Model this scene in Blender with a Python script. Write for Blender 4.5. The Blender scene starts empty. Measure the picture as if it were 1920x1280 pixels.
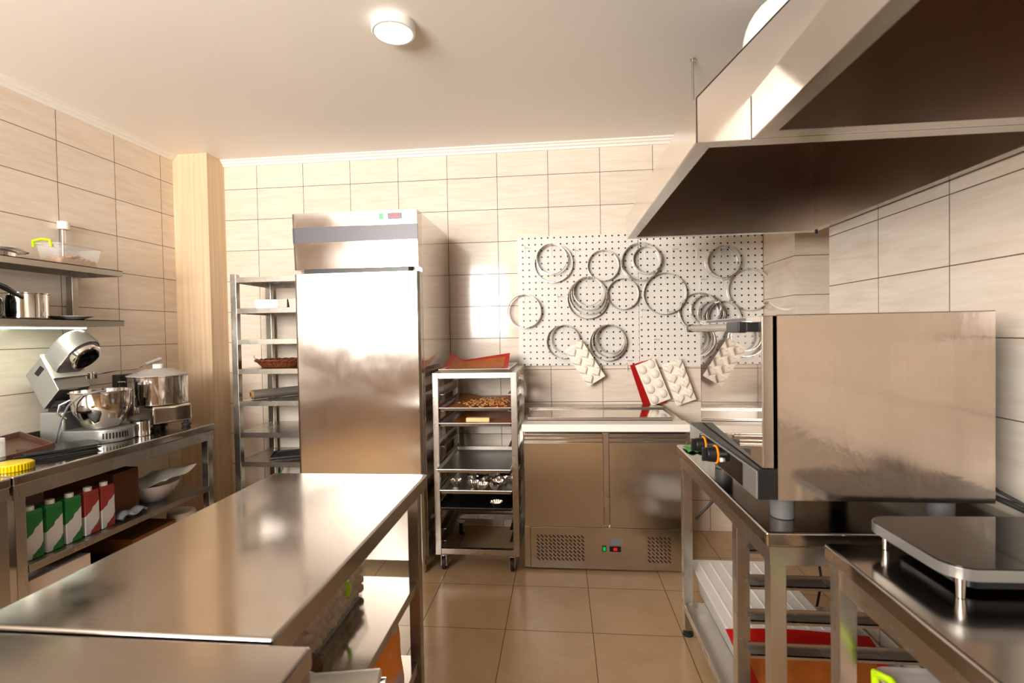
import bpy, bmesh, math, random
from math import sin, cos, pi, radians
from mathutils import Vector, Matrix
random.seed(7)
SC = bpy.context.scene
COL = SC.collection

# ------------------------------------------------------------------ camera
YAW, PITCH, ROLL, FPX, CH = -0.0976, -0.0189, -0.0179, 933.2, 1.37
fw = Vector((sin(YAW)*cos(PITCH), cos(YAW)*cos(PITCH), sin(PITCH)))
rt = Vector((cos(YAW), -sin(YAW), 0))
up = rt.cross(fw)
r2 = rt*cos(ROLL)+up*sin(ROLL)
u2 = -rt*sin(ROLL)+up*cos(ROLL)
cd = bpy.data.cameras.new('camera')
cd.sensor_width = 36
cd.lens = FPX/1920*36
cd.clip_start = 0.02
cd.dof.use_dof = True
cd.dof.focus_distance = 2.9
cd.dof.aperture_fstop = 3.2
cam = bpy.data.objects.new('camera', cd)
cam.matrix_world = Matrix(((r2.x, u2.x, -fw.x, 0), (r2.y, u2.y, -fw.y, 0), (r2.z, u2.z, -fw.z, CH), (0, 0, 0, 1)))
COL.objects.link(cam)
SC.camera = cam

# ------------------------------------------------------------------ colour management
SC.view_settings.view_transform = 'Standard'
SC.view_settings.look = 'None'
SC.view_settings.gamma = 1.0
SC.view_settings.use_curve_mapping = False
SC.view_settings.exposure = 0.0
try:
    SC.cycles.max_bounces = 10
    SC.cycles.diffuse_bounces = 5
    SC.cycles.glossy_bounces = 6
    SC.cycles.transmission_bounces = 8
    SC.cycles.transparent_max_bounces = 12
    SC.cycles.sample_clamp_indirect = 6
    SC.cycles.caustics_reflective = False
    SC.cycles.caustics_refractive = False
    SC.cycles.use_denoising = True
except Exception:
    pass

# ------------------------------------------------------------------ world and window daylight
WORLD_STRENGTH = 0.25
W = bpy.data.worlds.new('world')
SC.world = W
W.use_nodes = True
W.node_tree.nodes['Background'].inputs[0].default_value = (1.0, 0.93, 0.85, 1)
W.node_tree.nodes['Background'].inputs[1].default_value = WORLD_STRENGTH

def area(name, loc, direction, sx, sy, power, color):
    l = bpy.data.lights.new(name, 'AREA')
    l.shape = 'RECTANGLE'
    l.size, l.size_y, l.energy, l.color = sx, sy, power, color
    o = bpy.data.objects.new(name, l)
    o.location = loc
    o.rotation_euler = Vector(direction).to_track_quat('-Z', 'Y').to_euler()
    COL.objects.link(o)
    return o

# daylight through the window of the wall behind the camera
area('window_daylight', (-1.85, -1.72, 1.93), (0.22, 1, 0.62), 1.75, 1.42, 335, (1.0, 0.942, 0.878))

# ------------------------------------------------------------------ materials
def srgb(r, g, b):
    f = lambda c: (c/255/12.92) if c/255 <= 0.04045 else ((c/255+0.055)/1.055)**2.4
    return (f(r), f(g), f(b), 1)

def new_mat(name):
    m = bpy.data.materials.new(name)
    m.use_nodes = True
    return m, m.node_tree, m.node_tree.nodes['Principled BSDF']

def plain(name, col, rough=0.5, metal=0.0, trans=0.0, ior=1.45, emit=None, es=0, coat=0, alpha=1, var=0.0, vscale=8, sss=0):
    m, nt, p = new_mat(name)
    p.inputs['Base Color'].default_value = col
    p.inputs['Roughness'].default_value = rough
    p.inputs['Metallic'].default_value = metal
    p.inputs['Transmission Weight'].default_value = trans
    p.inputs['IOR'].default_value = ior
    p.inputs['Coat Weight'].default_value = coat
    p.inputs['Alpha'].default_value = alpha
    if sss:
        p.inputs['Subsurface Weight'].default_value = sss
        p.inputs['Subsurface Scale'].default_value = 0.02
    if emit:
        p.inputs['Emission Color'].default_value = emit
        p.inputs['Emission Strength'].default_value = es
    if var:
        n = nt.nodes.new('ShaderNodeTexNoise')
        n.inputs['Scale'].default_value = vscale
        n.inputs['Detail'].default_value = 4
        mx = nt.nodes.new('ShaderNodeMix')
        mx.data_type = 'RGBA'
        mx.blend_type = 'MULTIPLY'
        mx.inputs[0].default_value = 1
        mx.inputs[6].default_value = col
        cr = nt.nodes.new('ShaderNodeValToRGB')
        cr.color_ramp.elements[0].position = 0.3
        cr.color_ramp.elements[1].position = 0.7
        cr.color_ramp.elements[0].color = (1-var, 1-var, 1-var, 1)
        tc = nt.nodes.new('ShaderNodeTexCoord')
        nt.links.new(tc.outputs['Object'], n.inputs['Vector'])
        nt.links.new(n.outputs['Fac'], cr.inputs[0])
        nt.links.new(cr.outputs[0], mx.inputs[7])
        nt.links.new(mx.outputs[2], p.inputs['Base Color'])
    return m

def steel(name, col=(0.53, 0.50, 0.46, 1), rough=0.28, stretch=(1, 1, 1), scale=4, rv=0.02, bump=0.0, smudge=0.03, aniso=0.0, arot=0.0, tv=0.02):
    """brushed stainless steel: fine stretched grain in roughness and tone, plus broad wiping smudges"""
    m, nt, p = new_mat(name)
    L = nt.links.new
    p.inputs['Metallic'].default_value = 1
    if aniso:
        tg = nt.nodes.new('ShaderNodeTangent')
        tg.direction_type = 'RADIAL'
        tg.axis = 'Z'
        L(tg.outputs[0], p.inputs['Tangent'])
        p.inputs['Anisotropic'].default_value = aniso
        p.inputs['Anisotropic Rotation'].default_value = arot
    tc = nt.nodes.new('ShaderNodeTexCoord')
    mp = nt.nodes.new('ShaderNodeMapping')
    mp.inputs['Scale'].default_value = stretch
    L(tc.outputs['Object'], mp.inputs[0])
    n = nt.nodes.new('ShaderNodeTexNoise')
    n.inputs['Scale'].default_value = scale
    n.inputs['Detail'].default_value = 3
    L(mp.outputs[0], n.inputs['Vector'])
    n2 = nt.nodes.new('ShaderNodeTexNoise')
    n2.inputs['Scale'].default_value = 3.5
    n2.inputs['Detail'].default_value = 5
    n2.inputs['Distortion'].default_value = 1.2
    L(tc.outputs['Object'], n2.inputs['Vector'])
    mr = nt.nodes.new('ShaderNodeMapRange')
    mr.inputs[1].default_value = 0.3
    mr.inputs[2].default_value = 0.7
    mr.inputs[3].default_value = rough-rv/2
    mr.inputs[4].default_value = rough+rv/2
    L(n.outputs['Fac'], mr.inputs[0])
    mr2 = nt.nodes.new('ShaderNodeMapRange')
    mr2.inputs[1].default_value = 0.35
    mr2.inputs[2].default_value = 0.7
    mr2.inputs[3].default_value = -smudge
    mr2.inputs[4].default_value = smudge
    L(n2.outputs['Fac'], mr2.inputs[0])
    ad = nt.nodes.new('ShaderNodeMath')
    ad.operation = 'ADD'
    ad.use_clamp = True
    L(mr.outputs[0], ad.inputs[0])
    L(mr2.outputs[0], ad.inputs[1])
    L(ad.outputs[0], p.inputs['Roughness'])
    cr = nt.nodes.new('ShaderNodeValToRGB')
    cr.color_ramp.elements[0].position = 0.3
    cr.color_ramp.elements[1].position = 0.7
    cr.color_ramp.elements[0].color = (col[0]*(1-tv), col[1]*(1-tv), col[2]*(1-tv), 1)
    cr.color_ramp.elements[1].color = (min(1, col[0]*(1+tv)), min(1, col[1]*(1+tv)), min(1, col[2]*(1+tv)), 1)
    L(n.outputs['Fac'], cr.inputs[0])
    L(cr.outputs[0], p.inputs['Base Color'])
    if bump:
        b = nt.nodes.new('ShaderNodeBump')
        b.inputs['Strength'].default_value = bump
        b.inputs['Distance'].default_value = 0.02
        L(n2.outputs['Fac'], b.inputs['Height'])
        L(b.outputs[0], p.inputs['Normal'])
    return m

def tiles(name, ua, u0, uw, va, v0, vh, base, dark, grout, g=0.0017, rough=0.12, grain=(1.5, 1.5, 14), gs=3.0, tv=0.04):
    """grid of tiles: ua/va = world axes of the two directions, u0/v0 = one grout line of each"""
    m, nt, p = new_mat(name)
    L = nt.links.new
    def math(op, a, b=None, clamp=False):
        n = nt.nodes.new('ShaderNodeMath')
        n.operation = op
        n.use_clamp = clamp
        for i, v in enumerate((a, b)):
            if v is None: continue
            if isinstance(v, (int, float)): n.inputs[i].default_value = v
            else: L(v, n.inputs[i])
        return n.outputs[0]
    geo = nt.nodes.new('ShaderNodeNewGeometry')
    sp = nt.nodes.new('ShaderNodeSeparateXYZ')
    L(geo.outputs['Position'], sp.inputs[0])
    outs, cells = [], []
    for ax, o, w in ((ua, u0, uw), (va, v0, vh)):
        a = math('DIVIDE', math('SUBTRACT', sp.outputs['XYZ'.index(ax)], o), w)
        f = math('FRACT', a)
        cells.append(math('FLOOR', a))
        d = math('MULTIPLY', math('MINIMUM', f, math('SUBTRACT', 1.0, f)), w)
        outs.append(math('LESS_THAN', d, g))
    mask = math('MAXIMUM', outs[0], outs[1])
    cb = nt.nodes.new('ShaderNodeCombineXYZ')
    L(cells[0], cb.inputs[0])
    L(cells[1], cb.inputs[1])
    wn = nt.nodes.new('ShaderNodeTexWhiteNoise')
    L(cb.outputs[0], wn.inputs['Vector'])
    vm = nt.nodes.new('ShaderNodeVectorMath')
    vm.operation = 'MULTIPLY'
    L(geo.outputs['Position'], vm.inputs[0])
    vm.inputs[1].default_value = grain
    va2 = nt.nodes.new('ShaderNodeVectorMath')
    va2.operation = 'MULTIPLY_ADD'
    L(wn.outputs['Color'], va2.inputs[0])
    va2.inputs[1].default_value = (9, 9, 9)
    L(vm.outputs[0], va2.inputs[2])
    n = nt.nodes.new('ShaderNodeTexNoise')
    n.inputs['Scale'].default_value = gs
    n.inputs['Detail'].default_value = 7
    n.inputs['Roughness'].default_value = 0.6
    n.inputs['Distortion'].default_value = 0.6
    L(va2.outputs[0], n.inputs['Vector'])
    cr = nt.nodes.new('ShaderNodeValToRGB')
    cr.color_ramp.elements[0].position = 0.28
    cr.color_ramp.elements[1].position = 0.62
    cr.color_ramp.elements[0].color = dark
    cr.color_ramp.elements[1].color = base
    L(n.outputs['Fac'], cr.inputs[0])
    hs = nt.nodes.new('ShaderNodeHueSaturation')
    L(cr.outputs[0], hs.inputs['Color'])
    mr = nt.nodes.new('ShaderNodeMapRange')
    mr.inputs[3].default_value = 1-tv
    mr.inputs[4].default_value = 1+tv
    L(wn.outputs['Value'], mr.inputs[0])
    L(mr.outputs[0], hs.inputs['Value'])
    mx = nt.nodes.new('ShaderNodeMix')
    mx.data_type = 'RGBA'
    L(mask, mx.inputs[0])
    L(hs.outputs[0], mx.inputs[6])
    mx.inputs[7].default_value = grout
    L(mx.outputs[2], p.inputs['Base Color'])
    L(math('MULTIPLY_ADD', mask, 0.5), p.inputs['Roughness'])
    rr = nt.nodes.new('ShaderNodeMapRange')
    rr.inputs[3].default_value = rough
    rr.inputs[4].default_value = 0.8
    L(mask, rr.inputs[0])
    L(rr.outputs[0], p.inputs['Roughness'])
    b = nt.nodes.new('ShaderNodeBump')
    b.invert = True
    b.inputs['Strength'].default_value = 0.35
    b.inputs['Distance'].default_value = 0.002
    L(mask, b.inputs['Height'])
    L(b.outputs[0], p.inputs['Normal'])
    return m

TW, TH, TZ = 0.3533, 0.2242, 2.4505
TB, TD, TG = srgb(238, 226, 211), srgb(227, 210, 190), srgb(88, 64, 46)
MT = {}
MT['tile_back'] = tiles('cream_tile_back', 'X', -2.190, TW, 'Z', TZ, TH, TB, TD, TG)
MT['tile_side'] = tiles('cream_tile_side', 'Y', 2.463, TW, 'Z', TZ, TH, TB, TD, TG)
MT['tile_right'] = tiles('cream_tile_right', 'Y', 2.0557, TW, 'Z', TZ, TH, TB, TD, TG)
MT['tile_pier'] = tiles('cream_tile_pier', 'X', -40.0, 90.0, 'Z', TZ, TH, TB, TD, TG)
MT['floor'] = tiles('floor_tile', 'X', -0.6752, 0.3998, 'Y', 2.653, 0.3998, srgb(198, 166, 128), srgb(188, 156, 118), srgb(74, 50, 32),
                    g=0.0016, rough=0.22, grain=(2, 2, 2), gs=2.5, tv=0.03)
MT['plaster'] = plain('ceiling_paint', srgb(248, 243, 237), 0.55, var=0.02, vscale=2)
MT['wallpaint'] = plain('beige_wall_paint', srgb(158, 136, 116), 0.6)
MT['cornice'] = plain('cornice_white', srgb(245, 240, 232), 0.45)
MT['steel'] = steel('steel_brushed', rough=0.27)
MT['steel_top'] = steel('steel_worktop', (0.41, 0.38, 0.35, 1), 0.14, (1, 30, 1), 10, 0.03, smudge=0.04)
MT['steel_door'] = steel('steel_door', (0.60, 0.575, 0.54, 1), 0.20, (30, 1, 1), 14, 0.03, smudge=0.04, aniso=0.8)
MT['steel_side'] = steel('steel_side_panel', (0.78, 0.75, 0.71, 1), 0.14, (1, 1, 20), 10, 0.05, smudge=0.03)
MT['steel_oven'] = steel('steel_oven_panel', (0.50, 0.44, 0.39, 1), 0.13, (14, 1, 1), 10, 0.02, bump=0.11, smudge=0.04)
MT['steel_dark'] = steel('steel_frame_dark', (0.40, 0.37, 0.33, 1), 0.30)
MT['hood_in_shaded'] = steel('hood_inner_shaded_steel', (0.44, 0.37, 0.31, 1), 0.33, (1, 1, 1), 4, 0.03)  # lining steel toned darker and browner to paint in the hood's inner shade
MT['steel_hood'] = steel('hood_outer_steel', (0.72, 0.69, 0.65, 1), 0.15, (1, 1, 1), 5, 0.02, bump=0.04, smudge=0.03)
MT['steel_panel'] = steel('steel_fridge_panel', (0.60, 0.575, 0.54, 1), 0.12, (30, 1, 1), 14, 0.03, smudge=0.03)
MT['chrome'] = plain('polished_steel', (0.74, 0.71, 0.68, 1), 0.09, 1.0)
MT['tin'] = plain('tinplate', (0.72, 0.68, 0.62, 1), 0.16, 1.0)
MT['ring'] = steel('ring_steel', (0.86, 0.83, 0.79, 1), 0.20, (1, 1, 1), 10, 0.06)
MT['alu'] = steel('aluminium_tray', (0.56, 0.54, 0.51, 1), 0.33, (1, 1, 1), 6, 0.03)
MT['black'] = plain('black_plastic', (0.008, 0.008, 0.009, 1), 0.35)
MT['black_glass'] = plain('black_glass', (0.006, 0.005, 0.005, 1), 0.06, ior=1.42)
MT['rubber'] = plain('dark_rubber', (0.02, 0.02, 0.02, 1), 0.6)
MT['grey_rubber'] = plain('grey_rubber', (0.13, 0.13, 0.13, 1), 0.5)
MT['white'] = plain('white_plastic', srgb(238, 234, 226), 0.35)
MT['white_board'] = plain('white_polyethylene', srgb(245, 240, 230), 0.3)
MT['pvc'] = plain('white_pvc', srgb(248, 246, 240), 0.3)
MT['greyband'] = plain('grey_band', srgb(84, 82, 90), 0.35, 0.0)
MT['silver_paint'] = plain('silver_paint', (0.30, 0.30, 0.29, 1), 0.33, 0.6)
MT['silicone'] = plain('cream_silicone', srgb(246, 238, 224), 0.4)
MT['red_sil'] = plain('red_silicone', srgb(170, 22, 14), 0.35)
MT['brown_mat'] = plain('amber_baking_mat', srgb(178, 96, 34), 0.4, var=0.35, vscale=14)
MT['orange'] = plain('orange_ring', srgb(255, 140, 0), 0.4, emit=srgb(255, 130, 0), es=0.4)
MT['green_led'] = plain('green_switch', srgb(0, 150, 60), 0.3, emit=srgb(0, 190, 80), es=0.6)
MT['red_led'] = plain('red_digits', srgb(220, 20, 20), 0.3, emit=srgb(255, 30, 30), es=1.2)
MT['lamp'] = plain('lamp_diffuser', (1, 1, 1, 1), 0.4, emit=(1, 0.97, 0.92, 1), es=6)
MT['led'] = plain('led_strip', (1, 1, 1, 1), 0.4, emit=(0.93, 1.0, 0.80, 1), es=28)
MT['lime'] = plain('lime_clip', srgb(190, 232, 0), 0.35)
MT['clear'] = plain('clear_plastic', (0.95, 0.95, 0.95, 1), 0.06, trans=0.0, alpha=0.16)
MT['clear_haze'] = plain('hazy_plastic', srgb(215, 210, 208), 0.2, alpha=0.42)
MT['glass'] = plain('thin_glass', (0.9, 0.92, 0.9, 1), 0.03, alpha=0.22)
MT['yellow'] = plain('yellow_clear_plastic', srgb(250, 215, 10), 0.15, trans=0.35, ior=1.3)
MT['storage'] = plain('milky_box_plastic', srgb(226, 222, 220), 0.35, sss=0.1)
MT['wicker'] = plain('brown_wicker', srgb(120, 58, 26), 0.55, var=0.5, vscale=60)
MT['card'] = plain('brown_cardboard', srgb(150, 98, 54), 0.8, var=0.15)
MT['card_dark'] = plain('dark_cardboard', srgb(96, 60, 32), 0.8, var=0.15)
MT['whitewood'] = plain('whitewashed_board', srgb(214, 200, 190), 0.6, var=0.12, vscale=5)
MT['tray_brown'] = plain('brown_tray', srgb(84, 56, 44), 0.4, var=0.3)
MT['slate'] = plain('black_slate', (0.02, 0.019, 0.019, 1), 0.35, var=0.3, vscale=20)
MT['crumb'] = plain('toasted_crumbs', srgb(196, 130, 66), 0.7, var=0.5, vscale=80)
MT['pastry'] = plain('pale_pastry', srgb(240, 204, 140), 0.6)
MT['dough'] = plain('pale_biscuit', srgb(225, 190, 140), 0.6, var=0.15, vscale=30)
MT['flakes'] = plain('oat_flakes', srgb(224, 178, 130), 0.8, var=0.35, vscale=90)
MT['paper'] = plain('baking_paper', srgb(238, 234, 226), 0.5)
MT['foil'] = plain('cling_film_roll', srgb(175, 165, 155), 0.15, 0.6)
MT['cork'] = plain('cardboard_core', srgb(176, 134, 92), 0.8)
MT['porcelain'] = plain('porcelain', srgb(232, 228, 222), 0.15)
MT['cable'] = plain('cable_grey', srgb(110, 112, 116), 0.4)
MT['green'] = plain('green_plastic', srgb(40, 150, 50), 0.4)
MT['blue'] = plain('blue_cap', srgb(20, 60, 190), 0.4)
MT['badge'] = plain('grey_badge', srgb(128, 134, 142), 0.35, 0.3)
MT['window'] = plain('window_frame_white', srgb(240, 240, 240), 0.4)
MT['door_glass'] = plain('coated_oven_glass', (0.52, 0.47, 0.42, 1), 0.02, 0.88)

def laminate():
    m, nt, p = new_mat('beige_wood_laminate')
    L = nt.links.new
    geo = nt.nodes.new('ShaderNodeNewGeometry')
    vm = nt.nodes.new('ShaderNodeVectorMath')
    vm.operation = 'MULTIPLY'
    vm.inputs[1].default_value = (60, 60, 1.2)
    L(geo.outputs['Position'], vm.inputs[0])
    n = nt.nodes.new('ShaderNodeTexNoise')
    n.inputs['Scale'].default_value = 1.0
    n.inputs['Detail'].default_value = 5
    L(vm.outputs[0], n.inputs['Vector'])
    cr = nt.nodes.new('ShaderNodeValToRGB')
    cr.color_ramp.elements[0].position = 0.3
    cr.color_ramp.elements[1].position = 0.7
    cr.color_ramp.elements[0].color = srgb(214, 186, 150)
    cr.color_ramp.elements[1].color = srgb(232, 208, 176)
    L(n.outputs['Fac'], cr.inputs[0])
    L(cr.outputs[0], p.inputs['Base Color'])
    p.inputs['Roughness'].default_value = 0.4
    return m
MT['laminate'] = laminate()

def perforated(name, x0, z0, s=0.04353, r=0.0060):
    """white sheet with round dark punched holes on a square pitch"""
    m, nt, p = new_mat(name)
    L = nt.links.new
    geo = nt.nodes.new('ShaderNodeNewGeometry')
    sp = nt.nodes.new('ShaderNodeSeparateXYZ')
    L(geo.outputs['Position'], sp.inputs[0])
    ds = []
    for ax, o in ((0, x0), (2, z0)):
        a = nt.nodes.new('ShaderNodeMath'); a.operation = 'SUBTRACT'
        L(sp.outputs[ax], a.inputs[0]); a.inputs[1].default_value = o
        b = nt.nodes.new('ShaderNodeMath'); b.operation = 'PINGPONG'
        L(a.outputs[0], b.inputs[0]); b.inputs[1].default_value = s/2
        c = nt.nodes.new('ShaderNodeMath'); c.operation = 'POWER'
        L(b.outputs[0], c.inputs[0]); c.inputs[1].default_value = 2
        ds.append(c)
    ad = nt.nodes.new('ShaderNodeMath'); ad.operation = 'ADD'
    L(ds[0].outputs[0], ad.inputs[0]); L(ds[1].outputs[0], ad.inputs[1])
    lt = nt.nodes.new('ShaderNodeMath'); lt.operation = 'LESS_THAN'
    L(ad.outputs[0], lt.inputs[0]); lt.inputs[1].default_value = r*r
    mx = nt.nodes.new('ShaderNodeMix'); mx.data_type = 'RGBA'
    L(lt.outputs[0], mx.inputs[0])
    mx.inputs[6].default_value = srgb(232, 228, 220)
    mx.inputs[7].default_value = (0.02, 0.015, 0.012, 1)
    L(mx.outputs[2], p.inputs['Base Color'])
    p.inputs['Roughness'].default_value = 0.35
    return m

def carton_mat(name, col):
    m, nt, p = new_mat(name)
    L = nt.links.new
    tc = nt.nodes.new('ShaderNodeTexCoord')
    sp = nt.nodes.new('ShaderNodeSeparateXYZ')
    L(tc.outputs['Object'], sp.inputs[0])
    k = nt.nodes.new('ShaderNodeMath'); k.operation = 'MULTIPLY_ADD'
    L(sp.outputs[1], k.inputs[0]); k.inputs[1].default_value = -0.9; L(sp.outputs[2], k.inputs[2])
    n = nt.nodes.new('ShaderNodeTexNoise'); n.inputs['Scale'].default_value = 22
    L(tc.outputs['Object'], n.inputs['Vector'])
    ad = nt.nodes.new('ShaderNodeMath'); ad.operation = 'MULTIPLY_ADD'
    L(n.outputs['Fac'], ad.inputs[0]); ad.inputs[1].default_value = 0.05; L(k.outputs[0], ad.inputs[2])
    cr = nt.nodes.new('ShaderNodeValToRGB')
    cr.color_ramp.interpolation = 'CONSTANT'
    e = cr.color_ramp.elements
    e[0].position = 0; e[0].color = col
    e[1].position = 0.045; e[1].color = srgb(200, 200, 202)
    x = e.new(0.14); x.color = col
    L(ad.outputs[0], cr.inputs[0])
    L(cr.outputs[0], p.inputs['Base Color'])
    p.inputs['Roughness'].default_value = 0.35
    return m
MT['carton_green'] = carton_mat('green_carton_print', srgb(30, 110, 50))
MT['carton_red'] = carton_mat('red_carton_print', srgb(140, 50, 46))

def bag_mat():
    m, nt, p = new_mat('orange_printed_bag')
    L = nt.links.new
    tc = nt.nodes.new('ShaderNodeTexCoord')
    n = nt.nodes.new('ShaderNodeTexNoise'); n.inputs['Scale'].default_value = 9; n.inputs['Detail'].default_value = 1
    L(tc.outputs['Object'], n.inputs['Vector'])
    cr = nt.nodes.new('ShaderNodeValToRGB')
    e = cr.color_ramp.elements
    e[0].position = 0.42; e[0].color = srgb(245, 140, 20)
    e[1].position = 0.50; e[1].color = srgb(206, 192, 188)
    x = e.new(0.60); x.color = srgb(190, 178, 186)
    x = e.new(0.66); x.color = srgb(226, 120, 84)
    L(n.outputs['Fac'], cr.inputs[0]); L(cr.outputs[0], p.inputs['Base Color'])
    p.inputs['Roughness'].default_value = 0.35
    return m
MT['bag'] = bag_mat()

# ------------------------------------------------------------------ mesh helpers
class MB:
    def __init__(s): s.bm = bmesh.new()
    def _new(s, fn):
        n = len(s.bm.verts); fn(); s.bm.verts.ensure_lookup_table()
        return s.bm.verts[n:]
    def box(s, x0, x1, y0, y1, z0, z1, bev=0.0, seg=2):
        t = bmesh.new()
        vs = [t.verts.new(p) for p in ((x0,y0,z0),(x1,y0,z0),(x1,y1,z0),(x0,y1,z0),(x0,y0,z1),(x1,y0,z1),(x1,y1,z1),(x0,y1,z1))]
        for f in ((0,3,2,1),(4,5,6,7),(0,1,5,4),(1,2,6,5),(2,3,7,6),(3,0,4,7)): t.faces.new([vs[i] for i in f])
        if bev: bmesh.ops.bevel(t, geom=t.edges[:], offset=bev, segments=seg, profile=0.5, affect='EDGES')
        s.join(t); return s
    def join(s, t, mat=None):
        if mat is not None: t.transform(mat)
        mp = {}
        for v in t.verts: mp[v] = s.bm.verts.new(v.co)
        for f in t.faces:
            try: s.bm.faces.new([mp[v] for v in f.verts])
            except ValueError: pass
        t.free()
    def cyl(s, p0, p1, r0, r1=None, seg=24, bev=0):
        p0, p1 = Vector(p0), Vector(p1)
        r1 = r0 if r1 is None else r1
        d = (p1-p0); q = d.to_track_quat('Z', 'Y').to_matrix()
        t = bmesh.new(); a = []; b = []
        for i in range(seg):
            c = q @ Vector((cos(2*pi*i/seg), sin(2*pi*i/seg), 0))
            a.append(t.verts.new(p0+c*r0)); b.append(t.verts.new(p1+c*r1))
        for i in range(seg): t.faces.new((a[i], a[(i+1) % seg], b[(i+1) % seg], b[i]))
        t.faces.new(a[::-1]); t.faces.new(b)
        if bev: bmesh.ops.bevel(t, geom=[e for e in t.edges if len(e.link_faces) == 2 and any(len(f.verts) > 4 for f in e.link_faces)], offset=bev, segments=2, profile=0.5, affect='EDGES')
        s.join(t); return s
    def tube(s, pts, r, seg=10, closed=False):
        pts = [Vector(p) for p in pts]; n = len(pts); rings = []
        prev = None
        for i, p in enumerate(pts):
            if closed: t = pts[(i+1) % n]-pts[i-1]
            else: t = pts[min(i+1, n-1)]-pts[max(i-1, 0)]
            t.normalize()
            if prev is None:
                nrm = t.orthogonal().normalized()
            else:
                nrm = (prev - t*prev.dot(t)).normalized()
            prev = nrm; bn = t.cross(nrm)
            rr = r[i] if isinstance(r, (list, tuple)) else r
            rings.append([s.bm.verts.new(p+(nrm*cos(2*pi*k/seg)+bn*sin(2*pi*k/seg))*rr) for k in range(seg)])
        m = n if closed else n-1
        for i in range(m):
            A, B = rings[i], rings[(i+1) % n]
            for k in range(seg): s.bm.faces.new((A[k], A[(k+1) % seg], B[(k+1) % seg], B[k]))
        if not closed: s.bm.faces.new(rings[0][::-1]); s.bm.faces.new(rings[-1])
        return s
    def lathe(s, prof, c=(0,0,0), seg=40, flute=0, fa=0.0, frange=(0, 1), close=False, mat=None):
        """prof: list of (radius, z); flute = number of flutes"""
        t = bmesh.new(); rings = []
        zs = [p[1] for p in prof]; zl, zh = min(zs), max(zs)
        for (r, z) in prof:
            if r < 1e-6: rings.append([t.verts.new((c[0], c[1], c[2]+z))]); continue
            k = (z-zl)/max(1e-9, zh-zl)
            rg = []
            for i in range(seg):
                a = 2*pi*i/seg
                rr = r*(1+fa*k*cos(flute*a)) if flute else r
                rg.append(t.verts.new((c[0]+rr*cos(a), c[1]+rr*sin(a), c[2]+z)))
            rings.append(rg)
        pairs = list(zip(rings, rings[1:]))
        if close: pairs.append((rings[-1], rings[0]))
        for A, B in pairs:
            if len(A) == 1 and len(B) == 1: continue
            for i in range(seg):
                j = (i+1) % seg
                if len(A) == 1: t.faces.new((A[0], B[j], B[i]))
                elif len(B) == 1: t.faces.new((A[i], A[j], B[0]))
                else: t.faces.new((A[i], A[j], B[j], B[i]))
        s.join(t, mat); return s
    def prism(s, poly, axis, a0, a1, bev=0):
        """poly in the two other axes (in xyz order), extruded along axis"""
        t = bmesh.new()
        def P(p, a):
            q = list(p); q.insert('XYZ'.index(axis), a); return q
        A = [t.verts.new(P(p, a0)) for p in poly]; B = [t.verts.new(P(p, a1)) for p in poly]
        n = len(poly)
        for i in range(n): t.faces.new((A[i], A[(i+1) % n], B[(i+1) % n], B[i]))
        t.faces.new(A[::-1]); t.faces.new(B)
        bmesh.ops.recalc_face_normals(t, faces=t.faces[:])
        if bev: bmesh.ops.bevel(t, geom=t.edges[:], offset=bev, segments=2, profile=0.5, affect='EDGES')
        s.join(t); return s
    def sheet(s, fn, nu, nv, th):
        """a surface fn(u,v)->xyz, u,v in 0..1, with thickness th (down its normal)"""
        t = bmesh.new()
        g = [[t.verts.new(fn(i/nu, j/nv)) for j in range(nv+1)] for i in range(nu+1)]
        for i in range(nu):
            for j in range(nv): t.faces.new((g[i][j], g[i+1][j], g[i+1][j+1], g[i][j+1]))
        bmesh.ops.recalc_face_normals(t, faces=t.faces[:])
        bmesh.ops.solidify(t, geom=t.faces[:], thickness=th)
        s.join(t); return s
    def ell(s, c, r, seg=20, rot=None):
        t = bmesh.new()
        bmesh.ops.create_uvsphere(t, u_segments=seg, v_segments=max(6, seg//2), radius=1)
        m = Matrix.Translation(c) @ (rot.to_4x4() if rot is not None else Matrix.Identity(4)) @ Matrix.Diagonal((r[0], r[1], r[2], 1))
        s.join(t, m); return s
    def xf(s, m): s.bm.transform(m); return s

WM = {}
def link(o, parent=None, M=Matrix.Identity(4)):
    COL.objects.link(o)
    if parent is not None: o.parent = parent
    WM[o.name] = M
    return o

def thing(name, label, cat, loc=(0,0,0), rotz=0.0, group=None):
    o = bpy.data.objects.new(name, None)
    o.empty_display_size = 0.05
    o.location = loc; o.rotation_euler = (0, 0, rotz)
    o['label'] = label; o['category'] = cat
    if group: o['group'] = group
    link(o, None, Matrix.Translation(loc) @ Matrix.Rotation(rotz, 4, 'Z'))
    return o

def mesh(name, mb, mat, M=Matrix.Identity(4), smooth=True, ang=38):
    bm = mb.bm
    bm.transform(M.inverted())
    bmesh.ops.recalc_face_normals(bm, faces=bm.faces[:])
    for f in bm.faces: f.smooth = smooth
    if smooth:
        a = radians(ang)
        for e in bm.edges:
            if len(e.link_faces) == 2 and e.calc_face_angle(0) > a: e.smooth = False
    me = bpy.data.meshes.new(name)
    bm.to_mesh(me); bm.free()
    me.materials.append(MT[mat] if isinstance(mat, str) else mat)
    o = bpy.data.objects.new(name, me)
    if smooth:
        wn = o.modifiers.new('weighted_normal', 'WEIGHTED_NORMAL')
        wn.keep_sharp = True
        wn.weight = 80
    return o

def part(name, mb, mat, parent, world=True, label=None, smooth=True, kind=None):
    """a part under parent; world=True when the mesh is given in room coordinates"""
    M = WM[parent.name]
    o = mesh(name, mb, mat, M if world else Matrix.Identity(4), smooth)
    if label: o['label'] = label
    if kind: o['kind'] = kind
    return link(o, parent, M)

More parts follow.
